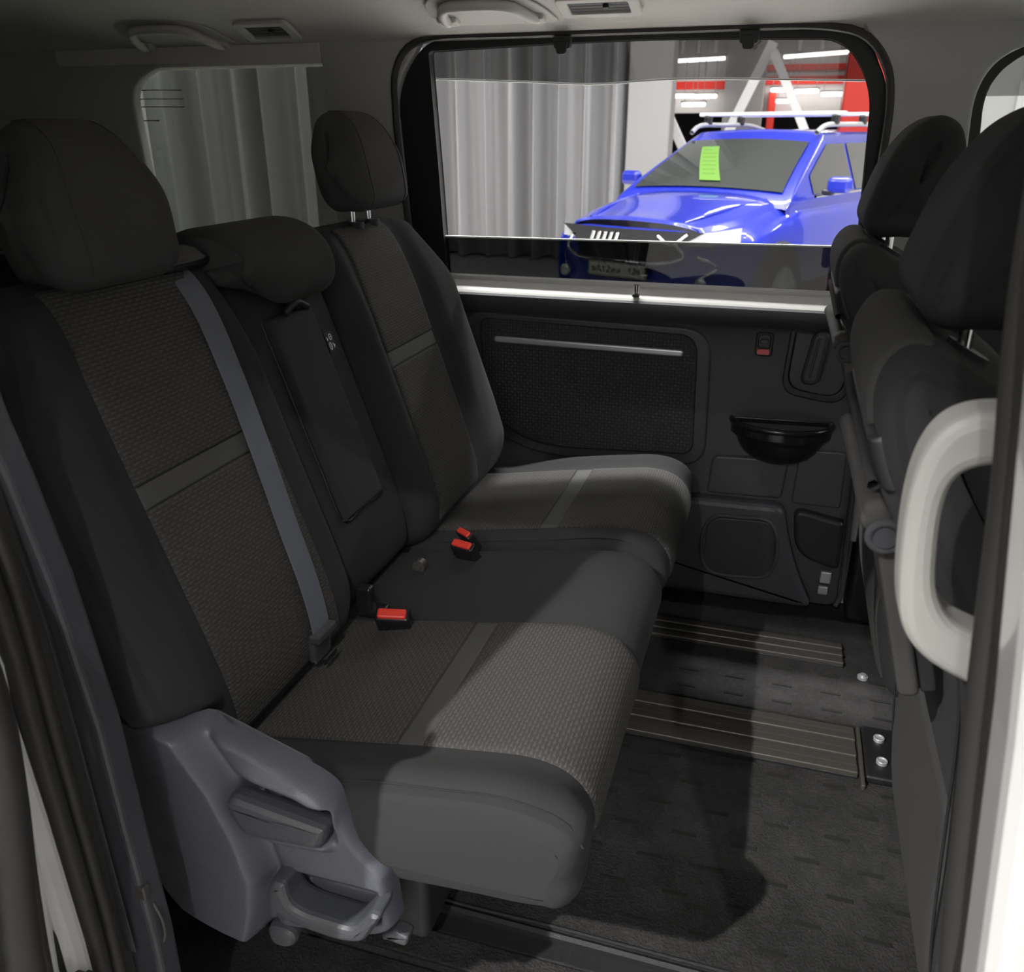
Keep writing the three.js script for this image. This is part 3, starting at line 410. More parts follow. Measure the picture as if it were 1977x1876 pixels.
// --- plastic side shield with recline lever and slide handle
{
  const tab = (t, y) => { for (let i = 0; i + 1 < t.length; i++) if (y <= t[i + 1][0]) return lerp(t[i][1], t[i + 1][1], clamp((y - t[i][0]) / (t[i + 1][0] - t[i][0]))); return t[t.length - 1][1]; };
  const XL = [[0.178, -0.640], [0.19, -0.675], [0.215, -0.705], [0.26, -0.732], [0.50, -0.732]];
  const XR = [[0.178, -0.530], [0.190, -0.500], [0.203, -0.43], [0.218, -0.372], [0.236, -0.345], [0.325, -0.352], [0.340, -0.368], [0.36, -0.386], [0.40, -0.403], [0.415, -0.410], [0.428, -0.424], [0.438, -0.446], [0.447, -0.475], [0.466, -0.545], [0.480, -0.60], [0.487, -0.65], [0.492, -0.70], [0.50, -0.715]];
  const XC = [[0.178, -0.530], [0.232, -0.516], [0.285, -0.508], [0.345, -0.521], [0.407, -0.546], [0.471, -0.585], [0.494, -0.622], [0.50, -0.64]];
  const segD = (x, y, ax, ay, bx, by) => { const t = clamp(((x - ax) * (bx - ax) + (y - ay) * (by - ay)) / ((bx - ax) ** 2 + (by - ay) ** 2)); return Math.hypot(x - ax - t * (bx - ax), y - ay - t * (by - ay)); };
  const inBox = (x, y, x0, x1, y0, y1, sl, e) => { const yy = y - sl * (x - (x0 + x1) / 2); return sstep(-e, e, x - x0) * sstep(-e, e, x1 - x) * sstep(-e, e, yy - y0) * sstep(-e, e, y1 - yy); };
  const hgt = (x, y) => {
    const xc = tab(XC, y), d = xc - x; let main = 0.604 - 0.010 * Math.exp(-(((x - xc - 0.012) / 0.010) ** 2));
    const rd = Math.min(segD(x, y, -0.545, 0.440, -0.45, 0.421), segD(x, y, -0.45, 0.421, -0.412, 0.403), segD(x, y, -0.412, 0.403, -0.424, 0.354), segD(x, y, -0.424, 0.354, -0.50, 0.347));
    main += 0.012 * Math.exp(-((rd / 0.0085) ** 2)) * sstep(-0.55, -0.50, x + 0.0);
    main -= 0.026 * inBox(x, y, -0.530, -0.413, 0.366, 0.412, -0.12, 0.006);
    main -= 0.034 * inBox(x, y, -0.478, -0.366, 0.248, 0.292, 0.02, 0.006);
    const fl = 0.630 - 0.9 * Math.max(0, d - 0.015) ** 2 * 1.0 - 0.10 * Math.max(0, d - 0.015);
    return lerp(main, fl, sstep(-0.006, 0.010, d));
  };
  const sh = mesh('side_shield', join([grid((u, v) => {
    const y = lerp(0.178, 0.50, v), sm = (t, q) => (tab(t, q - 0.008) + tab(t, q - 0.004) + tab(t, q) + tab(t, q + 0.004) + tab(t, q + 0.008)) / 5, a = sm(XL, y), b = Math.max(a + 0.002, sm(XR, y)), uu = 0.5 - 0.5 * Math.cos(Math.PI * u), x = lerp(a, b, lerp(u, uu, 0.6)), ka = (sm(XL, y + 0.003) - sm(XL, y - 0.003)) / 0.006, kb = (sm(XR, y + 0.003) - sm(XR, y - 0.003)) / 0.006, e = Math.min((x - a) / Math.hypot(1, ka), (b - x) / Math.hypot(1, kb), (y - 0.178) * 1.2, (0.5 - y) * 1.2), r = 0.012;
    return [x, y, (e < r ? -0.03 * (1 - Math.sqrt(Math.max(0, 1 - ((r - e) / r) ** 2))) : 0) + hgt(x, y), x, y];
  }, 150, 200), ext(rpoly([[-0.70, 0.46], [-0.61, 0.45], [-0.48, 0.405], [-0.41, 0.34], [-0.37, 0.29], [-0.366, 0.245], [-0.52, 0.20], [-0.64, 0.20], [-0.70, 0.27]]), 0.53, 0.560, 0.006)]), M.shield, bench); sh.userData.label = 'grey plastic side shield of the seat base';
  const lv = mesh('recline_lever', ext(rpoly([[-0.536, 0.402, 0.012], [-0.524, 0.414, 0.010], [-0.408, 0.398, 0.006], [-0.416, 0.366, 0.014], [-0.517, 0.358, 0.018]]), 0.598, 0.632, 0.012, 12), M.plastic, bench); lv.userData.label = 'black recline lever';
  mesh('slide_handle', ext(rpoly([[-0.487, 0.302, 0.01], [-0.502, 0.262, 0.02], [-0.468, 0.240, 0.03], [-0.402, 0.235, 0.02], [-0.372, 0.243, 0.012], [-0.346, 0.292, 0.008], [-0.361, 0.294, 0.006], [-0.384, 0.262, 0.012], [-0.45, 0.264, 0.02], [-0.466, 0.274, 0.014], [-0.468, 0.302, 0.006]]), 0.588, 0.632, 0.009, 14), M.plastic, bench);
  mesh('foot_cap', [ext(rpoly([[-0.52, 0.20, 0.02], [-0.475, 0.20, 0.02], [-0.482, 0.168, 0.02], [-0.515, 0.166, 0.02]]), 0.575, 0.612, 0.010), ext(rpoly([[-0.350, 0.232, 0.006], [-0.332, 0.226, 0.004], [-0.336, 0.210, 0.006], [-0.37, 0.214, 0.006]]), 0.575, 0.596, 0.004)], M.plastic, sh);
  mesh('base_frame', [span(-0.70, -0.33, 0.16, 0.28, -0.10, 0.545, 0.012), span(-0.66, -0.36, 0.009, 0.17, 0.25, 0.33, 0.008), span(-0.66, -0.36, 0.009, 0.17, -0.05, 0.03, 0.008)], M.plasticDark, bench);
  mesh('base_frame', [span(-0.70, -0.33, 0.16, 0.28, -0.59, -0.15, 0.012), span(-0.66, -0.36, 0.019, 0.17, -0.30, -0.22, 0.008), span(-0.66, -0.36, 0.019, 0.17, -0.56, -0.50, 0.008)], M.plasticDark, benchFar);
  mesh('hinge_cover', box(0.05, 0.09, 0.03, -0.655, 0.415, 0.568, 0.012), M.plasticDark, bench);
}
// --- shoulder belt on the near seat, buckles
{
  const b = thing('seat_belt', 'blue-grey shoulder belt running down the near seat back', 'seat belt');
  const path = [[-0.800, 0.932, 0.257], [-0.776, 0.922, 0.262], [-0.748, 0.885, 0.264], [-0.708, 0.785, 0.268], [-0.672, 0.68, 0.275], [-0.640, 0.585, 0.284], [-0.605, 0.49, 0.295], [-0.588, 0.43, 0.305], [-0.586, 0.385, 0.310]];
  mesh('webbing', ribbon(path, 0.047, 0.0022, [0, 0, 1]), M.webbing, b);
  mesh('belt_guide', [ext(rpoly([[-0.848, 0.930, 0.01], [-0.775, 0.925, 0.012], [-0.765, 0.940, 0.01], [-0.80, 0.958, 0.02], [-0.85, 0.955, 0.02]]), 0.200, 0.297, 0.008)], M.plasticGloss, b);
  mesh('anchor_plate', [box(0.012, 0.040, 0.046, -0.590, 0.405, 0.310, 0.004), box(0.018, 0.014, 0.054, -0.584, 0.425, 0.308, 0.004)], M.plastic, b);
  mesh('tongue_slot', box(0.004, 0.010, 0.036, -0.574, 0.388, 0.310, 0.001), M.rubberBlack, b);
}
function buckle(x, y, z, ry, k, label) {
  const o = thing('seat_belt_buckle', label, 'buckle', [x, y, z], 'belt buckles on the bench'); o.rotation.set(0, ry, 0); o.scale.setScalar(k);
  const tilt = g => { g.rotateX(0.55); return g; };
  mesh('housing', tilt(box(0.056, 0.060, 0.024, 0, -0.030, 0, 0.006, 3)), M.plasticGloss, o);
  mesh('release_button', tilt(box(0.046, 0.010, 0.017, 0, 0.000, 0.0005, 0.004, 3)), M.red, o).userData.label = 'red release button';
  mesh('stalk', tilt(box(0.030, 0.060, 0.010, 0, -0.080, -0.002, 0.004)), M.plasticDark, o);
}
buckle(-0.522, 0.408, 0.205, 0.22, 1, 'red-buttoned belt buckle between the near and centre cushions');
buckle(-0.500, 0.412, -0.048, -0.25, 0.85, 'red-buttoned belt buckle beside the far cushion, front one of two');
buckle(-0.512, 0.414, -0.092, -0.6, 0.72, 'red-buttoned belt buckle tucked against the far cushion, behind another');
{ // chrome hinge wire where back meets cushion, near side
  const w = tag(mesh('hinge_bracket', [tube([[-0.600, 0.405, 0.558], [-0.575, 0.420, 0.556]], 0.0025, 6), box(0.02, 0.012, 0.012, -0.612, 0.398, 0.556, 0.003)], M.satin), 'small bright metal hinge edge at the corner of near seat', 'bracket');
  tag(mesh('hinge_bracket', [cyl(0.012, 0.016, -0.572, 0.372, -0.02, 'z', 18), cyl(0.006, 0.024, -0.572, 0.372, -0.02, 'z', 14)], M.railMetal), 'metal recliner bracket showing between the rear seat sections', 'bracket');
  tag(mesh('hinge_bracket', [box(0.05, 0.016, 0.03, -0.585, 0.370, 0.145, 0.005), box(0.03, 0.05, 0.02, -0.596, 0.392, 0.150, 0.006)], M.plasticGloss), 'black hinge cover at the foot of the centre backrest', 'bracket');
}

// ================================================================== FRONT SEATS
function frontSeat(zc, sg, label) {
  const o = thing('front_seat', label, 'car seat', [0, 0, 0], 'front seats');
  const pts = [[0.30, 0.165], [0.262, 0.18], [0.238, 0.235], [0.218, 0.33], [0.212, 0.44], [0.202, 0.54], [0.188, 0.64], [0.165, 0.725], [0.126, 0.795], [0.095, 0.85], [0.084, 0.893], [0.089, 0.922], [0.106, 0.939], [0.134, 0.935], [0.162, 0.919], [0.205, 0.898], [0.245, 0.862], [0.272, 0.79], [0.300, 0.65], [0.340, 0.45], [0.368, 0.27], [0.350, 0.19]];
  const hw = y => 0.240 - 0.045 * sstep(0.76, 0.95, y);
  const pad = makePad({ pts, z0: (x, y) => zc - hw(y), z1: (x, y) => zc + hw(y), r: 0.05, bulge: 0.02 });
  const b = mesh('backrest', pad.body(), M.cloth, o), q = (x, y) => pad.pr.near(x, y);
  const P = (a, c, w0, w1, off, n = 40) => { a = q(...a); c = q(...c); return pad.patch(Math.min(a, c), Math.max(a, c), w0, w1, off, n, 24); };
  mesh('top_panel', P([0.100, 0.815], [0.125, 0.938], -0.62, 0.66, 0.006), M.clothGrey, b);
  mesh('seat_pocket', P([0.150, 0.755], [0.098, 0.840], -0.80, 0.82, 0.010), M.cloth, b);
  mesh('pocket_hem', pad.line(Array.from({ length: 12 }, (_, i) => [q(0.092, 0.830), lerp(-0.8, 0.82, i / 11)]), 0.005, 0.013, 40), M.cloth, b);
  mesh('pocket_mouth', P([0.105, 0.832], [0.086, 0.872], -0.3, 0.84, 0.0085, 12), M.rubberBlack, b);
  const fs = [[0.245, 0.84], [0.285, 0.70], [0.330, 0.49], [0.365, 0.28]].map(p => q(...p));
  mesh('woven_panel', pad.patch(Math.min(...fs), Math.max(...fs), -0.58, 0.58, 0.004, 50, 20), M.weave, b);
  for (const w of [0.80, -0.80]) mesh('seam', pad.line([[q(0.172, 0.69), w], [q(0.188, 0.64), w], [q(0.218, 0.33), w], [q(0.25, 0.20), w]], 0.0015, 0.0006, 80), M.rubberBlack, b);
  // zipped lower flap
  mesh('lower_flap', P([0.255, 0.185], [0.205, 0.52], -0.70, 0.74, 0.006), M.clothGrey, b);
  mesh('flap_zip', pad.line([[q(0.178, 0.55), 0.84], [q(0.200, 0.44), 0.90], [q(0.218, 0.33), 0.86], [q(0.245, 0.21), 0.84]], 0.003, 0.001, 40), M.clothGrey, b);
  // headrest on two posts
  const hp = [[0.00, -0.092], [0.040, -0.090], [0.058, -0.072], [0.062, 0.0], [0.054, 0.05], [0.032, 0.086], [-0.002, 0.100], [-0.036, 0.085], [-0.058, 0.045], [-0.068, -0.01], [-0.067, -0.068], [-0.044, -0.091]].map(p => [p[0] * 0.9 + p[1] * 0.20 + 0.186, p[1] * 0.93 + 1.031]);
  const hh = y => 0.120 - 0.030 * sstep(1.03, 1.13, y);
  const hpad = makePad({ pts: hp, z0: (x, y) => zc - hh(y), z1: (x, y) => zc + hh(y), r: 0.040, bulge: 0.012 });
  mesh('headrest', hpad.body(), M.cloth, o);
  for (const s of [-1, 1]) {
    mesh('headrest_post', cyl(0.0062, 0.10, 0.158, 0.930, zc + s * 0.065, 'y', 16), M.chrome, o);
    const gd = cyl(0.016, 0.010, 0, 0, 0, 'y', 24); gd.scale(1.25, 1, 1); gd.rotateZ(-0.5); gd.translate(0.160, 0.921, zc + s * 0.065); mesh('post_guide', gd, M.plasticDark, o);
  }
  // folding table on the back
  const hinge = [0.098, 0.768], tilt = 0.27, t = new THREE.Group(); t.name = 'folding_table'; o.add(t); t.position.set(hinge[0], hinge[1], zc + 0.125); t.rotation.z = tilt;
  const zA = -0.285, zB = 0.0;
  mesh('table_top', [box(0.020, 0.175, zB - zA, 0.016, -0.095, (zA + zB) / 2, 0.008, 3)], M.trayGrey, t);
  mesh('table_lip', [box(0.016, 0.165, zB - zA - 0.012, 0.034, -0.100, (zA + zB) / 2, 0.006)], M.plasticDark, t);
  mesh('table_rail', [tube([[0.0, 0.012, zA], [0.004, 0.010, (zA + zB) / 2], [0.006, 0.006, zB - 0.01]], 0.011, 20, false, 10), new THREE.SphereGeometry(0.0112, 14, 10).translate(0.006, 0.006, zB - 0.01), new THREE.SphereGeometry(0.0112, 14, 10).translate(0, 0.012, zA)], M.trayGrey, t);
  mesh('hinge_arm', [box(0.026, 0.045, 0.030, 0.012, 0.004, zB - 0.012, 0.010)], M.trayGrey, t);
  mesh('hinge_ring', [new THREE.TorusGeometry(0.0135, 0.004, 10, 32).translate(0.014, -0.006, zB + 0.006)], M.plastic, t);
  mesh('hinge_cap', [cyl(0.010, 0.014, 0.014, -0.006, zB + 0.004, 'z', 28)], M.plastic, t);
  // cushion and plinth
  const cp = makePad({ pts: [[0.34, 0.20], [0.55, 0.19], [0.74, 0.20], [0.81, 0.22], [0.835, 0.27], [0.81, 0.32], [0.74, 0.335], [0.55, 0.31], [0.36, 0.295], [0.32, 0.25]], z0: zc - 0.245, z1: zc + 0.245, r: 0.04 });
  mesh('seat_cushion', cp.body(), M.cloth, o);
  mesh('plinth', [span(0.36, 0.76, 0.005, 0.20, zc - 0.21, zc + 0.21, 0.02)], M.plasticDark, o);
  return o;
}
frontSeat(0.362, 1, 'near front seat seen from behind with folded table, at right edge');
frontSeat(-0.362, -1, 'far front seat seen from behind, beyond the nearer front seat');

// ================================================================== FLOOR FITTINGS
function seatRail(x0, x1, z0, z1, label, cap) {
  const o = thing('seat_rail', label, 'seat rail', [0, 0, 0], 'floor seat rails');
  const n = 6, w = (z1 - z0) / n;
  mesh('base_plate', span(x0, x1, 0.0, 0.006, z0, z1, 0.002), M.plasticDark, o);
  for (let i = 0; i < n; i++) mesh('ridge', span(x0, x1, 0.004, 0.011 + (i % 2) * 0.004, z0 + i * w + 0.0015, z0 + (i + 1) * w - 0.0015, 0.003), M.railMetal, o);
  if (cap) { mesh('end_cap', [span(x1 + 0.012, x1 + 0.09, 0, 0.016, z0 - 0.005, z1 + 0.005, 0.005)], M.rubberBlack, o); mesh('end_bar', span(x1 + 0.002, x1 + 0.010, 0, 0.018, z0 + 0.005, z1 + 0.035, 0.003), M.railMetal, o); for (const z of [lerp(z0, z1, 0.25), lerp(z0, z1, 0.72)]) mesh('screw', [cyl(0.010, 0.006, x1 + 0.042, 0.018, z, 'y', 20), new THREE.TorusGeometry(0.0085, 0.002, 8, 20).rotateX(Math.PI / 2).translate(x1 + 0.042, 0.0215, z)], M.satin, o); }
  return o;
}
seatRail(-0.72, 0.235, -0.272, -0.128, 'ribbed metal floor rail running under the far cushion, with screwed end cap', true);
seatRail(-0.72, 0.225, -0.585, -0.492, 'ribbed metal floor rail beside the foot of the sliding door', false);
tag(mesh('floor_bolt', [cyl(0.011, 0.008, 0.262, 0.010, -0.455, 'y', 20), cyl(0.006, 0.006, 0.262, 0.016, -0.455, 'y', 12)], M.satin), 'bright floor bolt beside the far rail', 'bolt');
{ // woven-in dashes of the carpet mat
  const mt = thing('floor_mat', 'dark carpet mat with rows of short black dashes', 'floor mat');
  mesh('mat', addUV(span(-0.46, 0.66, 0.001, 0.008, -0.112, 0.352, 0.003)), M.carpet, mt);
  mesh('mat_edge', tube([[-0.43, 0.007, 0.30], [-0.428, 0.008, 0.335], [-0.405, 0.008, 0.348], [-0.2, 0.008, 0.349], [0.2, 0.008, 0.349], [0.6, 0.008, 0.349]], 0.003, 60), M.plasticDark, mt);
  const dashGeo = box(0.040, 0.003, 0.0075, 0, 0, 0, 0.0014, 1);
  for (let r = 0; r < 7; r++) for (let k = 0; k < 7; k++) { const x = -0.20 + k * 0.098 + (r % 2) * 0.049, z = -0.085 + r * 0.064; if (x > 0.42) continue; const m = mesh('dash', dashGeo, M.dash, mt); m.position.set(x, 0.0084, z); }
  const m2 = thing('floor_mat', 'narrow dark carpet mat between the two floor rails', 'floor mat');
  mesh('mat', addUV(span(-0.46, 0.5, 0.001, 0.008, -0.486, -0.280, 0.003)), M.carpet, m2);
  for (let r = 0; r < 3; r++) for (let k = 0; k < 5; k++) { const m = mesh('dash', dashGeo, M.dash, m2); m.position.set(-0.10 + k * 0.098 + (r % 2) * 0.0, 0.0084, -0.44 + r * 0.062); }
}

// ================================================================== NEAR DOORWAY
{
  // rear jamb: inner trim, rubber seal, white body, open door edge
  const strip = (pts, z0, z1, b = 0.004, hole) => { const s = rpoly(pts); if (hole) s.holes.push(rrect(...hole, 0.03, THREE.Path)); return ext(s, z0, z1, b); };
  struct('wall_near_rear', strip([[-2.5, 0.0], [-0.590, 0.0], [-0.586, 0.26], [-0.594, 0.42], [-0.598, 0.55], [-0.617, 0.71], [-0.637, 0.81], [-0.66, 0.90, 0.1], [-0.66, 1.31], [-2.5, 1.31]], 0.680, 0.712, 0.006, [-1.9, -0.80, 0.80, 1.25]), M.plastic, 'dark grey pillar trim at the rear edge of the doorway', 'pillar trim');
  struct('trim_3', [tube([[-0.618, 0.15, 0.742], [-0.614, 0.25, 0.742], [-0.613, 0.31, 0.742], [-0.617, 0.45, 0.742], [-0.621, 0.58, 0.742], [-0.622, 0.66, 0.742], [-0.626, 0.74, 0.742], [-0.637, 0.81, 0.742], [-0.652, 0.9, 0.742], [-0.66, 1.25, 0.742]], 0.008, 80, false, 12), tube([[-0.618, 0.15, 0.764], [-0.613, 0.25, 0.764], [-0.611, 0.31, 0.764], [-0.614, 0.45, 0.764], [-0.618, 0.58, 0.764], [-0.619, 0.66, 0.764], [-0.624, 0.74, 0.764], [-0.636, 0.81, 0.764], [-0.653, 0.9, 0.764], [-0.66, 1.25, 0.764]], 0.010, 80, false, 12), strip([[-0.70, 0.1], [-0.622, 0.1], [-0.620, 0.45], [-0.626, 0.66], [-0.656, 0.9], [-0.668, 1.28], [-0.72, 1.28]], 0.712, 0.748, 0.003)], M.rubber, 'rubber door seal along the rear edge of the doorway', 'door seal');
  struct('body_side_near', [strip([[-2.55, -0.3], [-0.612, -0.3], [-0.606, 0.33], [-0.612, 0.5], [-0.618, 0.6], [-0.630, 0.74], [-0.66, 0.9], [-0.67, 1.31], [-2.55, 1.31]], 0.772, 0.802, 0.01, [-1.9, -0.80, 0.80, 1.25]), span(-2.55, 1.55, 1.285, 1.44, 0.70, 0.80, 0.02)], M.paint, 'white painted body around the open doorway', 'car body');
  const sd = structGroup('door_2', 'open near sliding door with white skin and dark edge seal', 'door');
  mesh('door_skin', strip([[-1.7, -0.2], [-0.585, -0.2], [-0.580, 0.42], [-0.545, 0.58], [-0.530, 0.70], [-0.56, 0.80], [-0.60, 0.88, 0.1], [-0.70, 1.27], [-1.7, 1.27]], 0.885, 0.915, 0.01, [-1.62, -0.78, 0.84, 1.22]), M.paint, sd);
  mesh('edge_seal', [tube([[-0.582, 0.2, 0.868], [-0.572, 0.38, 0.868], [-0.556, 0.50, 0.868], [-0.538, 0.60, 0.868], [-0.527, 0.69, 0.868], [-0.535, 0.76, 0.868], [-0.57, 0.84, 0.868]], 0.015, 60, false, 12), tube([[-0.590, 0.2, 0.846], [-0.580, 0.38, 0.846], [-0.566, 0.50, 0.846], [-0.550, 0.60, 0.846], [-0.541, 0.69, 0.846], [-0.548, 0.76, 0.846], [-0.58, 0.84, 0.846]], 0.008, 60, false, 12)], M.rubber, sd);
  mesh('door_frame', strip([[-1.7, -0.2], [-0.606, -0.2], [-0.602, 0.34], [-0.592, 0.43], [-0.585, 0.53], [-0.572, 0.62], [-0.566, 0.70], [-0.585, 0.80], [-0.72, 1.27], [-1.7, 1.27]], 0.812, 0.850, 0.006, [-1.62, -0.78, 0.84, 1.22]), M.paint, sd);
  mesh('roller_bracket', [box(0.04, 0.05, 0.04, -0.612, 0.275, 0.800, 0.006), box(0.055, 0.014, 0.03, -0.610, 0.305, 0.806, 0.004), cyl(0.010, 0.02, -0.600, 0.262, 0.820, 'z', 18)], M.railMetal, sd);
  mesh('striker_plate', ext(rpoly([[-0.650, 0.24, 0.01], [-0.612, 0.24, 0.012], [-0.612, 0.38, 0.02], [-0.645, 0.40, 0.006]]), 0.798, 0.812, 0.003), M.rubberBlack, sd);
  // front jamb
  struct('wall_near_front', [ext(rpoly([[0.200, -0.1], [0.200, 0.5], [0.185, 0.70], [0.170, 0.88], [0.160, 1.05], [0.15, 1.31], [0.34, 1.31], [0.36, 0.75], [1.5, 0.75], [1.5, -0.1]]), 0.660, 0.745, 0.006)], M.plastic, 'dark pillar trim at the front edge of the doorway', 'pillar trim');
  struct('trim_4', [tube([[0.168, 0.40, 0.762], [0.158, 0.56, 0.762], [0.149, 0.64, 0.762], [0.136, 0.765, 0.762], [0.127, 0.86, 0.762], [0.120, 0.935, 0.762], [0.113, 0.99, 0.762], [0.108, 1.05, 0.762], [0.100, 1.27, 0.762]].map(p => [p[0] + 0.012, p[1], p[2]]), 0.013, 80, false, 12), ext(rpoly([[0.172, 0.40], [0.160, 0.61], [0.150, 0.70], [0.136, 0.83], [0.122, 0.95], [0.110, 1.04], [0.106, 1.28], [0.20, 1.28], [0.22, 0.40]]), 0.744, 0.796, 0.010)], M.rubber, 'brown-grey rubber seal along the front edge of the doorway', 'door seal');
  struct('body_pillar_near', [ext(rpoly([[0.170, -0.3], [0.164, 0.50], [0.147, 0.68], [0.133, 0.82], [0.117, 0.95], [0.106, 1.04], [0.100, 1.31], [0.36, 1.31], [0.38, 0.75], [1.55, 0.75], [1.55, -0.3]]), 0.800, 0.860, 0.014), ext(rpoly([[0.200, -0.3], [0.195, 0.50], [0.185, 0.68], [0.172, 0.82], [0.156, 0.95], [0.148, 1.31], [0.36, 1.31], [0.38, 0.75], [1.55, 0.75], [1.55, -0.3]]), 0.845, 0.895, 0.020)], M.paint, 'white painted pillar at the right edge of the view', 'car body');
  struct('window_6', span(0.36, 1.5, 0.75, 1.29, 0.72, 0.725, 0.001), M.glassClear, 'near front door window', 'window');
  struct('window_7', span(-1.92, -0.78, 0.78, 1.27, 0.728, 0.732, 0.001), M.glassQuarter, 'tinted near side quarter window behind the open door', 'window');
}
// seat belt guide on the rear jamb
{
  const b = thing('belt_anchor', 'black belt guide with webbing on the pillar at left edge', 'seat belt');
  mesh('guide', [tube([[-0.690, 0.780, 0.705], [-0.668, 0.786, 0.716], [-0.652, 0.780, 0.718], [-0.648, 0.770, 0.716], [-0.665, 0.764, 0.712], [-0.69, 0.766, 0.705]], 0.0075, 40, true), box(0.03, 0.02, 0.012, -0.685, 0.774, 0.712, 0.005)], M.plastic, b);
  mesh('webbing', ribbon([[-0.664, 0.773, 0.720], [-0.650, 0.72, 0.720], [-0.640, 0.60, 0.720], [-0.634, 0.45, 0.720], [-0.628, 0.25, 0.720]], 0.040, 0.002, [1, 0, 0], 40), M.plastic, b);
}
{ // chrome striker loop low on the jamb
  tag(mesh('door_striker', [box(0.012, 0.018, 0.010, -0.592, 0.335, 0.708, 0.002), tube([[-0.590, 0.31, 0.70], [-0.582, 0.285, 0.70], [-0.583, 0.262, 0.70], [-0.588, 0.25, 0.70]], 0.0020, 20)], M.railMetal), 'small bright metal striker low on the rear jamb', 'striker');
}
{ // pale grab handle on the front pillar
  const o = thing('grab_handle', 'pale grey loop grab handle on the front pillar', 'handle');
  const s = rpoly([[0.185, 0.952], [0.150, 0.950, 0.01], [0.113, 0.9455, 0.03], [0.0955, 0.925, 0.03], [0.090, 0.885, 0.04], [0.0955, 0.815, 0.05], [0.105, 0.786, 0.03], [0.128, 0.766, 0.03], [0.20, 0.742], [0.20, 0.782], [0.150, 0.795, 0.01], [0.130, 0.803, 0.022], [0.1185, 0.822, 0.022], [0.1145, 0.845, 0.03], [0.1115, 0.885, 0.03], [0.1160, 0.907, 0.016], [0.135, 0.9150, 0.012], [0.185, 0.918]]);
  mesh('grip', ext(s, 0.668, 0.708, 0.0085, 20), M.handleGrey, o);
}

// ================================================================== THE SHOWROOM
mat('tile', 0.62, 0.61, 0.595, 0.22);
mat('hallWall', 0.36, 0.355, 0.35, 0.9);
mat('hallDark', 0.05, 0.05, 0.052, 0.9);
mat('hallLight', 0.62, 0.61, 0.60, 0.7);
mat('hallRed', 0.75, 0.035, 0.02, 0.5);
mat('curtain', 0.33, 0.33, 0.335, 0.95);
mat('white', 0.78, 0.78, 0.77, 0.5);
const lampGlow = new THREE.MeshStandardMaterial({ color: 0xffffff, emissive: new THREE.Color(1, 0.985, 0.96), emissiveIntensity: 6, roughness: 0.5 });
const X0 = -16, X1 = 10, ZB = -20, ZF = 11;
struct('ground', span(X0, X1, GROUND - 0.1, GROUND, ZB, ZF, 0.001), M.tile, 'pale polished showroom floor', 'floor');
struct('ceiling_showroom', span(X0, X1, 4.6, 4.8, ZB, ZF, 0.001), M.hallWall, 'grey showroom ceiling', 'ceiling');
struct('wall_showroom_left', span(X0 - 0.2, X0, GROUND, 4.6, ZB, ZF, 0.001), M.hallWall, 'grey showroom side wall at the left', 'wall');
struct('wall_showroom_right', span(X1, X1 + 0.2, GROUND, 4.6, ZB, ZF, 0.001), M.hallLight, 'pale showroom side wall at the right', 'wall');
struct('wall_showroom_back', span(X0, X1, GROUND, 4.6, ZB - 0.2, ZB, 0.001), M.hallDark, 'dark wall at the far end of the showroom', 'wall');
struct('wall_showroom_front', span(X0, X1, GROUND, 4.6, ZF, ZF + 0.2, 0.001), M.white, 'grey showroom wall behind the photographer', 'wall');
// curtains
function curtainThing(x0, x1, z, label, ph, per, dep) {
  const g = grid((u, v) => { const x = lerp(x0, x1, u), y = lerp(GROUND + 0.02, 4.5, v); const k = x * 2 * Math.PI / per + ph + 1.3 * Math.sin(x * 2.1 + ph); const f = Math.sin(k), dz = dep * Math.sign(f) * Math.pow(Math.abs(f), 0.7) * (0.75 + 0.25 * Math.sin(x * 5.3)) + 0.03 * Math.sin(k * 2.3 + y * 0.4); return [x + 0.03 * Math.cos(k), y, z + dz, x, y]; }, 420, 8);
  tag(mesh('curtain', g, M.curtain), label, 'curtain', 'grey showroom curtains');
}
curtainThing(-6.0, -2.02, -10.0, 'heavy grey pleated curtain seen through the sliding door window', 0.4, 0.36, 0.22);
curtainThing(-13.0, -6.1, -9.6, 'heavy grey pleated curtain seen through the rear quarter window', 2.1, 0.55, 0.26);
struct('wall_1', span(-2.02, -1.50, GROUND, 4.6, -10.3, -9.9, 0.02), M.hallWall, 'plain grey wall end beside the curtain', 'wall');
struct('wall_2', span(-13.2, -2.02, GROUND, 4.6, -10.6, -10.35, 0.01), M.hallWall, 'grey wall behind the curtains', 'wall');
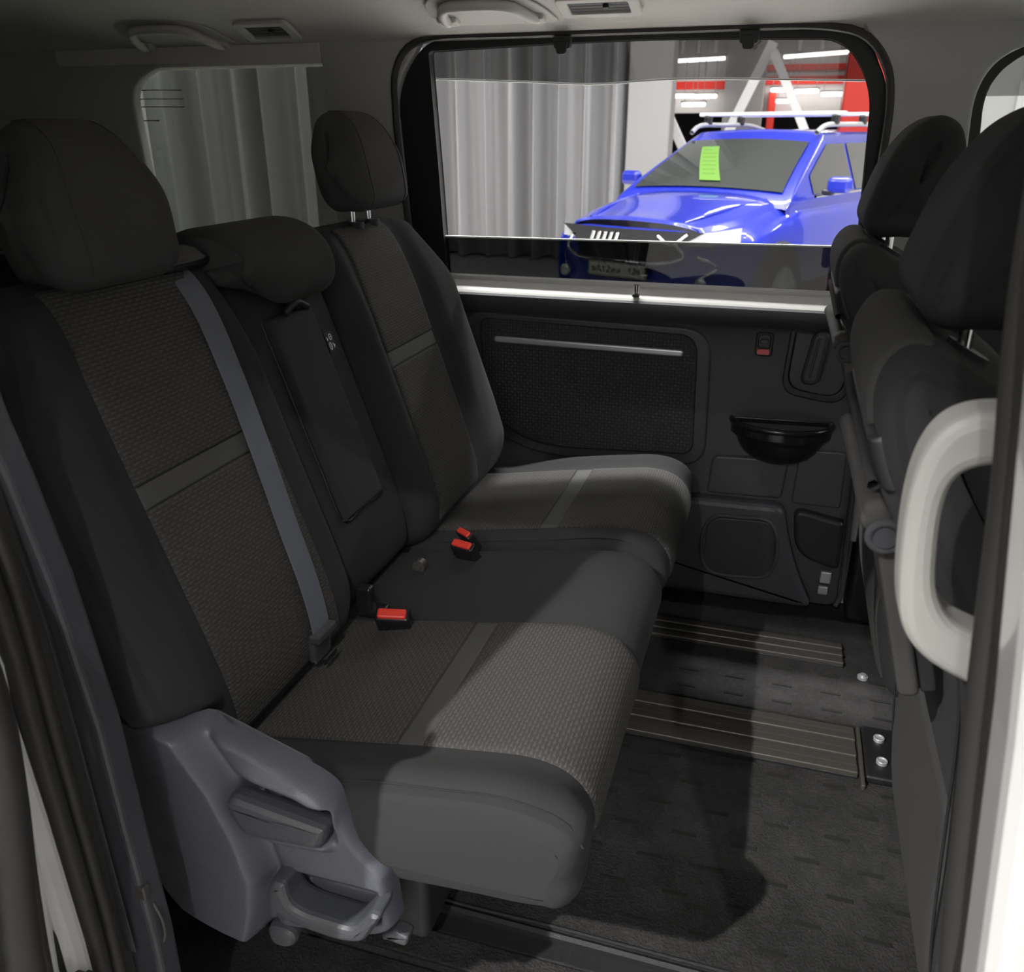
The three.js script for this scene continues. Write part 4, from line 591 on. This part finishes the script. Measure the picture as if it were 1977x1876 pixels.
// service bay behind the car
{
  const z = -16;
  struct('wall_3', [span(-2.9, 3.4, 1.42, 2.36, z - 0.2, z, 0.01)], M.hallLight, 'pale panelled bay front behind the blue car', 'wall');
  struct('wall_4', [span(-2.9, 3.4, 2.36, 4.6, z - 0.2, z, 0.01)], M.hallWall, 'grey upper bay wall behind the blue car', 'wall');
  struct('wall_5', span(-1.36, -0.68, GROUND, 4.6, z, z + 0.3, 0.02), M.hallWall, 'grey pier between the two bays', 'wall');
  const lab = ['red trim bar over the left bay', 'upper red trim bar over the right bay', 'lower red trim bar over the right bay'];
  [[-2.45, -1.36, 1.88, 0.13], [-0.68, 0.72, 2.14, 0.10], [-0.68, 0.72, 1.935, 0.13]].forEach(([a, b, y, h], i) => tag(mesh('trim_bar', span(a, b, y - h / 2, y + h / 2, z, z + 0.06, 0.01), M.hallRed), lab[i], 'trim bar'));
  for (let i = 0; i < 3; i++) tag(mesh('wall_batten', span(-2.2 + i * 0.29, -2.14 + i * 0.29, 2.40, 3.4, z, z + 0.05, 0.01), M.hallLight), ['leftmost', 'middle', 'rightmost'][i] + ' pale upright batten high above the left bay', 'batten');
  for (let i = 0; i < 3; i++) tag(mesh('wall_batten', span(-0.20 + i * 0.36, -0.14 + i * 0.36, 2.40, 3.4, z, z + 0.05, 0.01), M.hallLight), ['leftmost', 'middle', 'rightmost'][i] + ' pale upright batten high above the right bay', 'batten');
  const lampAt = (x0, x1, y, zz, lab, tilt = 0, cd = 0.06) => { const o = thing('tube_lamp', lab, 'lamp', [(x0 + x1) / 2, y, zz], 'tube lamps in the bays'); mesh('tube', box(x1 - x0, 0.065, 0.05, 0, 0, 0, 0.025), lampGlow, o); mesh('housing', box(x1 - x0 + 0.04, 0.03, 0.07, 0, 0.045, 0, 0.01), M.hallWall, o); o.rotation.z = tilt; for (const s of [-1, 1]) mesh('hanger', cyl(0.006, 4.6 - y, s * (x1 - x0) * 0.4, (4.6 - y) / 2, 0, 'y', 6), M.hallWall, o); const l = new THREE.PointLight(0xfff6ea, cd); l.position.set((x0 + x1) / 2, y - 0.05, zz + 0.12); l.castShadow = true; scene.add(l); };
  lampAt(-2.40, -1.38, 2.27, z + 0.35, 'long tube lamp at the top of the left bay', 0.03); lampAt(-0.42, 0.66, 2.31, z + 0.35, 'long tube lamp at the top of the right bay', 0.05); lampAt(-0.66, -0.50, 2.29, z + 0.35, 'stubby tube lamp beside the pier in the right bay');
  lampAt(-2.32, -1.86, 1.70, z + 0.3, 'left short tube lamp in the left bay'); lampAt(-1.84, -1.46, 1.68, z + 0.55, 'right short tube lamp in the left bay'); lampAt(-2.02, -1.62, 1.545, z + 0.80, 'lowest short tube lamp in the left bay');
  lampAt(-0.57, -0.26, 1.775, z + 0.3, 'left short tube lamp in the right bay'); lampAt(-0.17, 0.22, 1.75, z + 0.3, 'middle short tube lamp in the right bay'); lampAt(0.27, 0.66, 1.70, z + 0.3, 'right short tube lamp in the right bay'); lampAt(-0.46, -0.19, 1.59, z + 0.55, 'lowest short tube lamp in the right bay');
  tag(mesh('column', span(0.55, 1.60, GROUND, 2.20, -14.2, -13.4, 0.02), M.hallRed), 'broad red column behind the blue car', 'column');
  tag(mesh('column', span(-0.60, -0.47, GROUND, 1.75, z + 0.05, z + 0.25, 0.02), M.hallRed), 'slim red post at the edge of the right bay', 'column');
  tag(mesh('column', span(-2.50, -2.36, GROUND, 1.40, z + 0.05, z + 0.25, 0.02), M.hallRed), 'slim red post at the edge of the left bay', 'column');
  const beam = (a, b, w, lab) => { const A = V(...a), B = V(...b), g = box(w, A.distanceTo(B), w, 0, 0, 0, 0.01); const m = tag(mesh('strut', g, M.white), lab, 'strut', 'white slanted struts'); m.position.copy(A.clone().lerp(B, 0.5)); m.quaternion.setFromUnitVectors(V(0, 1, 0), B.clone().sub(A).normalize()); };
  beam([-1.60, GROUND, -11.6], [-0.46, 2.18, -11.6], 0.13, 'white strut slanting up to the right behind the car roof');
  beam([0.88, GROUND, -11.3], [-0.44, 2.05, -11.3], 0.11, 'white strut slanting up to the left, right leg of the frame');
  beam([-0.70, GROUND, -11.0], [-1.74, 1.42, -11.0], 0.12, 'short white strut at the left above the car windscreen');
}
// panelled pale wall seen through the front window
struct('wall_6', span(2.0, 6.0, GROUND, 3.6, -12.5, -12.3, 0.01), M.hallLight, 'pale panelled wall seen through the front window', 'wall');
tag(mesh('wall_panel', (() => { const s = rrect(2.62, 3.9, 0.9, 1.72, 0.01); s.holes.push(rrect(2.74, 3.78, 1.02, 1.60, 0.01, THREE.Path)); return ext(s, -12.3, -12.22, 0.01); })(), M.white), 'white frame on the pale wall beyond the front window', 'frame');
tag(mesh('wall_panel', span(2.74, 3.78, 1.0, 1.62, -12.3, -12.27, 0.005), new THREE.MeshStandardMaterial({ color: new THREE.Color(0.36, 0.32, 0.27), roughness: 0.8 })), 'beige board inside the white frame', 'board');
// hall luminaires
LINEAR.forEach(([x, z, len, L], i) => {
  const o = thing('linear_lamp', 'long white ceiling lamp of the showroom', 'lamp', [x, HALL, z], 'showroom ceiling lamps');
  mesh('housing', box(len + 0.06, 0.08, 0.24, 0, 0.05, 0, 0.02), M.white, o); mesh('diffuser', box(len, 0.02, 0.18, 0, 0, 0, 0.008), lampGlow, o);
  for (const s of [-1, 1]) mesh('hanger', cyl(0.008, 0.46, s * len * 0.4, 0.31, 0, 'y', 8), M.white, o);
  const l = new THREE.RectAreaLight(new THREE.Color(1, 0.985, 0.96), L, len, 0.18); l.position.set(x, HALL - 0.03, z); l.lookAt(x, HALL - 2, z); scene.add(l);
});
const spotHead = (x, z, aim, lab, glow = lampGlow) => { const o = thing('track_spotlight', lab, 'lamp', [x, HALL, z], 'showroom track spotlights'); const d = V(...aim).sub(V(x, HALL, z)).normalize(); const can = new THREE.Group(); can.name = 'can'; o.add(can); can.quaternion.setFromUnitVectors(V(0, -1, 0), d); mesh('shell', new THREE.CylinderGeometry(0.085, 0.10, 0.20, 20, 1, true), M.hallDark, can); const lens = cyl(0.085, 0.01, 0, -0.07, 0, 'y', 20); mesh('lens', lens, glow, can); mesh('stem', cyl(0.01, 0.45, 0, 0.28, 0, 'y', 8), M.hallDark, o); return d; };
SPOTS.forEach(([x, z, aim, cd, ang]) => { const d = spotHead(x, z, aim, 'black track spotlight aimed into the van doorway'); const l = new THREE.SpotLight(new THREE.Color(1, 0.97, 0.93), cd, 0, ang, 0.5, 2); l.position.set(x + d.x * 0.12, HALL + d.y * 0.12, z + d.z * 0.12); l.target.position.set(...aim); l.castShadow = true; l.shadow.radius = 2; scene.add(l, l.target); });

const spotGlow = new THREE.MeshStandardMaterial({ color: 0xffffff, emissive: new THREE.Color(1, 0.98, 0.95), emissiveIntensity: 60, roughness: 0.5 });
for (let i = 0; i < 5; i++) for (let j = 0; j < 6; j++) {
  const x = -3.6 + j * 1.35 + (i % 2) * 0.6, z = [-2.9, -3.7, -4.8, -5.9, -6.6][i], aim = [x + 0.15, GROUND, z - 0.3], d = spotHead(x, z, aim, 'black track spotlight over the far side of the showroom', spotGlow);
  const l = new THREE.SpotLight(new THREE.Color(1, 0.97, 0.93), 7, 0, 0.5, 0.6, 2); l.position.set(x + d.x * 0.12, HALL + d.y * 0.12, z + d.z * 0.12); l.target.position.set(...aim); l.castShadow = true; scene.add(l, l.target);
}

// ================================================================== BLUE CAR OUTSIDE
mat('blue', 0.008, 0.020, 0.36, 0.3, { clearcoat: 1, clearcoatRoughness: 0.02 });
mat('carGlass', 0.035, 0.04, 0.038, 0.03, { clearcoat: 1, clearcoatRoughness: 0.01 });
mat('lampGlass', 0.60, 0.61, 0.62, 0.12, { metalness: 0.5, clearcoat: 1 });
mat('tyre', 0.012, 0.012, 0.012, 0.8);
{
  const car = thing('parked_car', 'bright blue crossover car with roof bars seen through the far window', 'car', [-1.18, GROUND, -5.50]);
  car.rotation.y = Math.atan2(-0.38, 0.925);       // local +z is the nose direction
  // local: x = car's left side (image right), z forward, nose at z = 0
  const secY = l => { const hood = lerp(0.90, 1.04, sstep(0.02, 1.2, l)); return hood; };
  const hw = l => 0.90 * (0.80 + 0.20 * sstep(0, 0.55, l)) - 0.03 * sstep(3.6, 4.3, l);
  const body = grid((u, v) => {
    const l = 4.3 * Math.pow(v, 1.25), a = Math.PI * 2 * u, h = hw(l), top = secY(l) + (l > 1.2 ? 0.02 : 0), nose = sstep(0.0, 0.10, l), yb = 0.26;
    const c = Math.cos(a), s = Math.sin(a), px = Math.sign(c) * Math.pow(Math.abs(c), 0.42), py = Math.sign(s) * Math.pow(Math.abs(s), 0.5);
    const mid = (top + yb) / 2, hh = (top - yb) / 2;
    return [px * h * (0.985 + 0.03 * py * (py > 0 ? -1 : 0.4)), mid + py * hh * (0.94 + 0.06 * nose) + (py > 0.9 ? 0.05 * (1 - (px) ** 2) : 0), -l - 0.16 * (px * px) * (1 - nose) * 1 - 0.0];
  }, 96, 60);
  mesh('body_shell', [body, grid((u, v) => { const p = (() => { const a = Math.PI * 2 * u, h = hw(0), c = Math.cos(a), s = Math.sin(a), px = Math.sign(c) * Math.pow(Math.abs(c), 0.42), py = Math.sign(s) * Math.pow(Math.abs(s), 0.5); return [px * h, 0.58 + py * 0.32 * 0.94, -0.16 * px * px]; })(); return [p[0] * v, 0.58 + (p[1] - 0.58) * v, p[2] * v * v + 0.05 * (1 - v)]; }, 60, 8)], M.blue, car);
  // bonnet crease ridges
  for (const s of [-1, 1]) mesh('bonnet_crease', tube([[s * 0.42, 0.925, -0.12], [s * 0.50, 0.985, -0.5], [s * 0.60, 1.045, -1.15]], 0.012, 30), M.blue, car);
  // cabin
  const gh = (l, k) => { const roof = l < 2.15 ? lerp(0.98, 1.545, Math.pow(clamp((l - 1.05) / 1.10), 0.85)) : l < 3.5 ? lerp(1.545, 1.55, (l - 2.15) / 1.35) : lerp(1.55, 1.10, sstep(3.5, 4.25, l)); return roof; };
  const ghw = y => lerp(0.80, 0.60, clamp((y - 1.03) / 0.52));
  mesh('cabin', grid((u, v) => { const l = lerp(1.05, 4.2, v), top = gh(l), a = u * 2 - 1, y = Math.abs(a) > 0.62 ? lerp(top, 0.90, (Math.abs(a) - 0.62) / 0.38) : top + 0.03 * (1 - (a / 0.62) ** 2), x = Math.abs(a) > 0.62 ? Math.sign(a) * ghw(y) : a / 0.62 * ghw(top); return [x, y, -l]; }, 60, 60), M.blue, car);
  const ws = mesh('windscreen', grid((u, v) => { const l = lerp(1.20, 1.95, v), top = gh(l), a = (u * 2 - 1) * 0.55, x = a / 0.62 * ghw(top); return [x * 1.01, top + 0.03 * (1 - (a / 0.62) ** 2) + 0.010, -l + 0.010]; }, 30, 30), M.carGlass, car);
  const sheet = new THREE.MeshStandardMaterial({ map: (() => { const cv = document.createElement('canvas'); cv.width = 128; cv.height = 200; const g = cv.getContext('2d'); g.fillStyle = '#56802a'; g.fillRect(0, 0, 128, 200); g.fillStyle = '#48701f'; for (let i = 0; i < 7; i++) g.fillRect(18, 18 + i * 24, 60 + (i * 37 % 40), 8); const t = new THREE.CanvasTexture(cv); t.colorSpace = THREE.SRGBColorSpace; return t; })(), roughness: 0.8 });
  mesh('price_sheet', grid((u, v) => { const l = lerp(1.27, 1.80, v), top = gh(l), a = lerp(-0.07, 0.09, u) - 0.27 * v, x = a / 0.62 * ghw(top); return [x, top + 0.03 * (1 - (a / 0.62) ** 2) + 0.018, -l + 0.018, u, v]; }, 6, 6), sheet, ws).userData.label = 'green price sheet';
  for (const s of [-1, 1]) {
    mesh('side_window', grid((u, v) => { const l = lerp(1.62, 2.55, u), t = gh(l) - 0.03, y = lerp(1.07, Math.max(1.09, t - 0.06), v); return [s * (ghw(y) + 0.008), y, -l]; }, 20, 10), M.carGlass, car);
    mesh('side_window', grid((u, v) => { const l = lerp(2.62, 3.5, u), t = gh(l) - 0.03, y = lerp(1.07, Math.max(1.09, t - 0.06), v); return [s * (ghw(y) + 0.008), y, -l]; }, 20, 10), M.carGlass, car);
    mesh('window_line', tube([[s * 0.855, 1.06, -1.5], [s * 0.86, 1.06, -2.5], [s * 0.85, 1.07, -3.5]], 0.012, 20), M.chrome, car);
    const mir = box(0.20, 0.13, 0.10, s * 1.0, 1.15, -1.62, 0.045, 4); mesh('door_mirror', mir, M.blue, car); mesh('mirror_base', box(0.10, 0.05, 0.07, s * 0.91, 1.09, -1.62, 0.02), M.plasticGloss, car);
    mesh('roof_rail', tube([[s * 0.60, 1.545, -2.0], [s * 0.61, 1.60, -2.14], [s * 0.62, 1.615, -2.6], [s * 0.62, 1.61, -3.3], [s * 0.61, 1.57, -3.6]], 0.022, 40), M.satin, car);
    const hl = mesh('headlight', grid((u, v) => { const x = lerp(0.40, 0.80, u), y0 = lerp(0.77, 0.78, u), y1 = lerp(0.83, 0.90, u), y = lerp(y0, y1, v); return [s * x, y, 0.050 - 0.16 * (x / 0.72) ** 2 - 0.01 * v - 1.35 * Math.pow(Math.max(0, x - 0.66), 1.15)]; }, 20, 6), M.lampGlass, car);
    mesh('fog_lamp', [new THREE.SphereGeometry(0.05, 16, 10).scale(1, 1, 0.5).translate(s * 0.62, 0.50, -0.06)], M.lampGlass, car);
    mesh('corner_trim', tube([[s * 0.58, 0.70, -0.06], [s * 0.70, 0.62, -0.16], [s * 0.60, 0.52, -0.06], [s * 0.68, 0.44, -0.14]], 0.013, 30), M.chrome, car);
    for (const l of [0.82, 3.45]) {
      mesh('wheel_arch', [new THREE.TorusGeometry(0.37, 0.05, 10, 40, Math.PI).rotateY(Math.PI / 2).translate(s * 0.89, 0.35, -l)], M.plasticDark, car);
      const wl = mesh('wheel', [cyl(0.35, 0.24, s * 0.82, 0.35, -l, 'x', 40)], M.tyre, car);
      mesh('rim', [cyl(0.23, 0.03, s * 0.93, 0.35, -l, 'x', 32), ...Array.from({ length: 5 }, (_, i) => { const b = box(0.03, 0.23, 0.05, s * 0.945, 0.115, 0, 0.01); b.translate(0, 0, 0); b.rotateX(i * Math.PI * 2 / 5); b.translate(0, 0.35, -l); return b; })], M.satin, wl);
    }
  }
  // grille: black field, chrome outline, badge letters
  const gz = x => 0.055 - 0.16 * (x / 0.72) ** 2 * 0.9;
  const gr = mesh('grille', grid((u, v) => { const y = lerp(0.62, 0.875, v), w = v > 0.7 ? lerp(0.50, 0.64, (v - 0.7) / 0.3) : lerp(0.40, 0.50, v / 0.7), x = (u * 2 - 1) * w; return [x, y, gz(x) + 0.012]; }, 30, 12), M.plasticGloss, car);
  const op = (x, y) => [x, y, gz(x) + 0.022];
  mesh('grille_outline', [tube([op(-0.50, 0.80), op(-0.56, 0.70), op(-0.53, 0.68), op(-0.45, 0.645), op(0, 0.635), op(0.36, 0.645), op(0.50, 0.70), op(0.42, 0.80)], 0.013, 80), tube([op(0.30, 0.84), op(0.40, 0.78), op(0.52, 0.86)], 0.012, 12)], M.chrome, gr);
  for (let i = 0; i < 5; i++) { const b = box(0.030, 0.062, 0.012, 0, 0, 0, 0.006); b.applyMatrix4(new THREE.Matrix4().makeShear(0, 0, 0.35, 0, 0, 0)); b.translate(-0.26 + i * 0.055, 0.815, gz(0.1) + 0.03); mesh('badge_letter', b, M.chrome, gr); }
  // number plate with blurred characters as they read in the photograph
  const pc = document.createElement('canvas'); pc.width = 512; pc.height = 112; const pg = pc.getContext('2d'); pg.fillStyle = '#c9c9bf'; pg.fillRect(0, 0, 512, 112); pg.strokeStyle = '#55554f'; pg.lineWidth = 6; pg.strokeRect(6, 6, 500, 100); pg.fillStyle = '#3a3a36'; pg.font = 'bold 74px sans-serif'; pg.fillText('вА12ин', 26, 84); pg.font = 'bold 66px sans-serif'; pg.fillText('126', 356, 80);
  const pt = new THREE.CanvasTexture(pc); pt.colorSpace = THREE.SRGBColorSpace;
  const plate = mesh('number_plate', new THREE.PlaneGeometry(0.52, 0.112).translate(-0.02, 0.570, 0.10), new THREE.MeshStandardMaterial({ map: pt, roughness: 0.5 }), car);
  mesh('plate_holder', box(0.54, 0.13, 0.02, -0.02, 0.570, 0.088, 0.004), M.plasticGloss, plate);
  mesh('lower_bumper', [box(1.5, 0.14, 0.2, 0, 0.30, -0.10, 0.06)], M.plasticDark, car);
  mesh('wiper', tube([[-0.55, 1.075, -1.21], [0.0, 1.105, -1.25], [0.45, 1.085, -1.23]], 0.010, 20), M.plasticDark, car);
}
{ // roof bars carried by the blue car
  const o = thing('roof_bars', 'pair of pale cross bars on top of the blue car', 'roof bars', [-1.18, GROUND + 0.0, -5.50]); o.rotation.y = Math.atan2(-0.38, 0.925);
  for (const l of [2.35, 3.05]) { mesh('bar', box(1.42, 0.035, 0.07, 0, 1.705, -l, 0.016), M.white, o); for (const s of [-1, 1]) mesh('foot', box(0.06, 0.09, 0.09, s * 0.62, 1.655, -l, 0.02), M.plasticGloss, o); }
}
renderer.render(scene, camera);
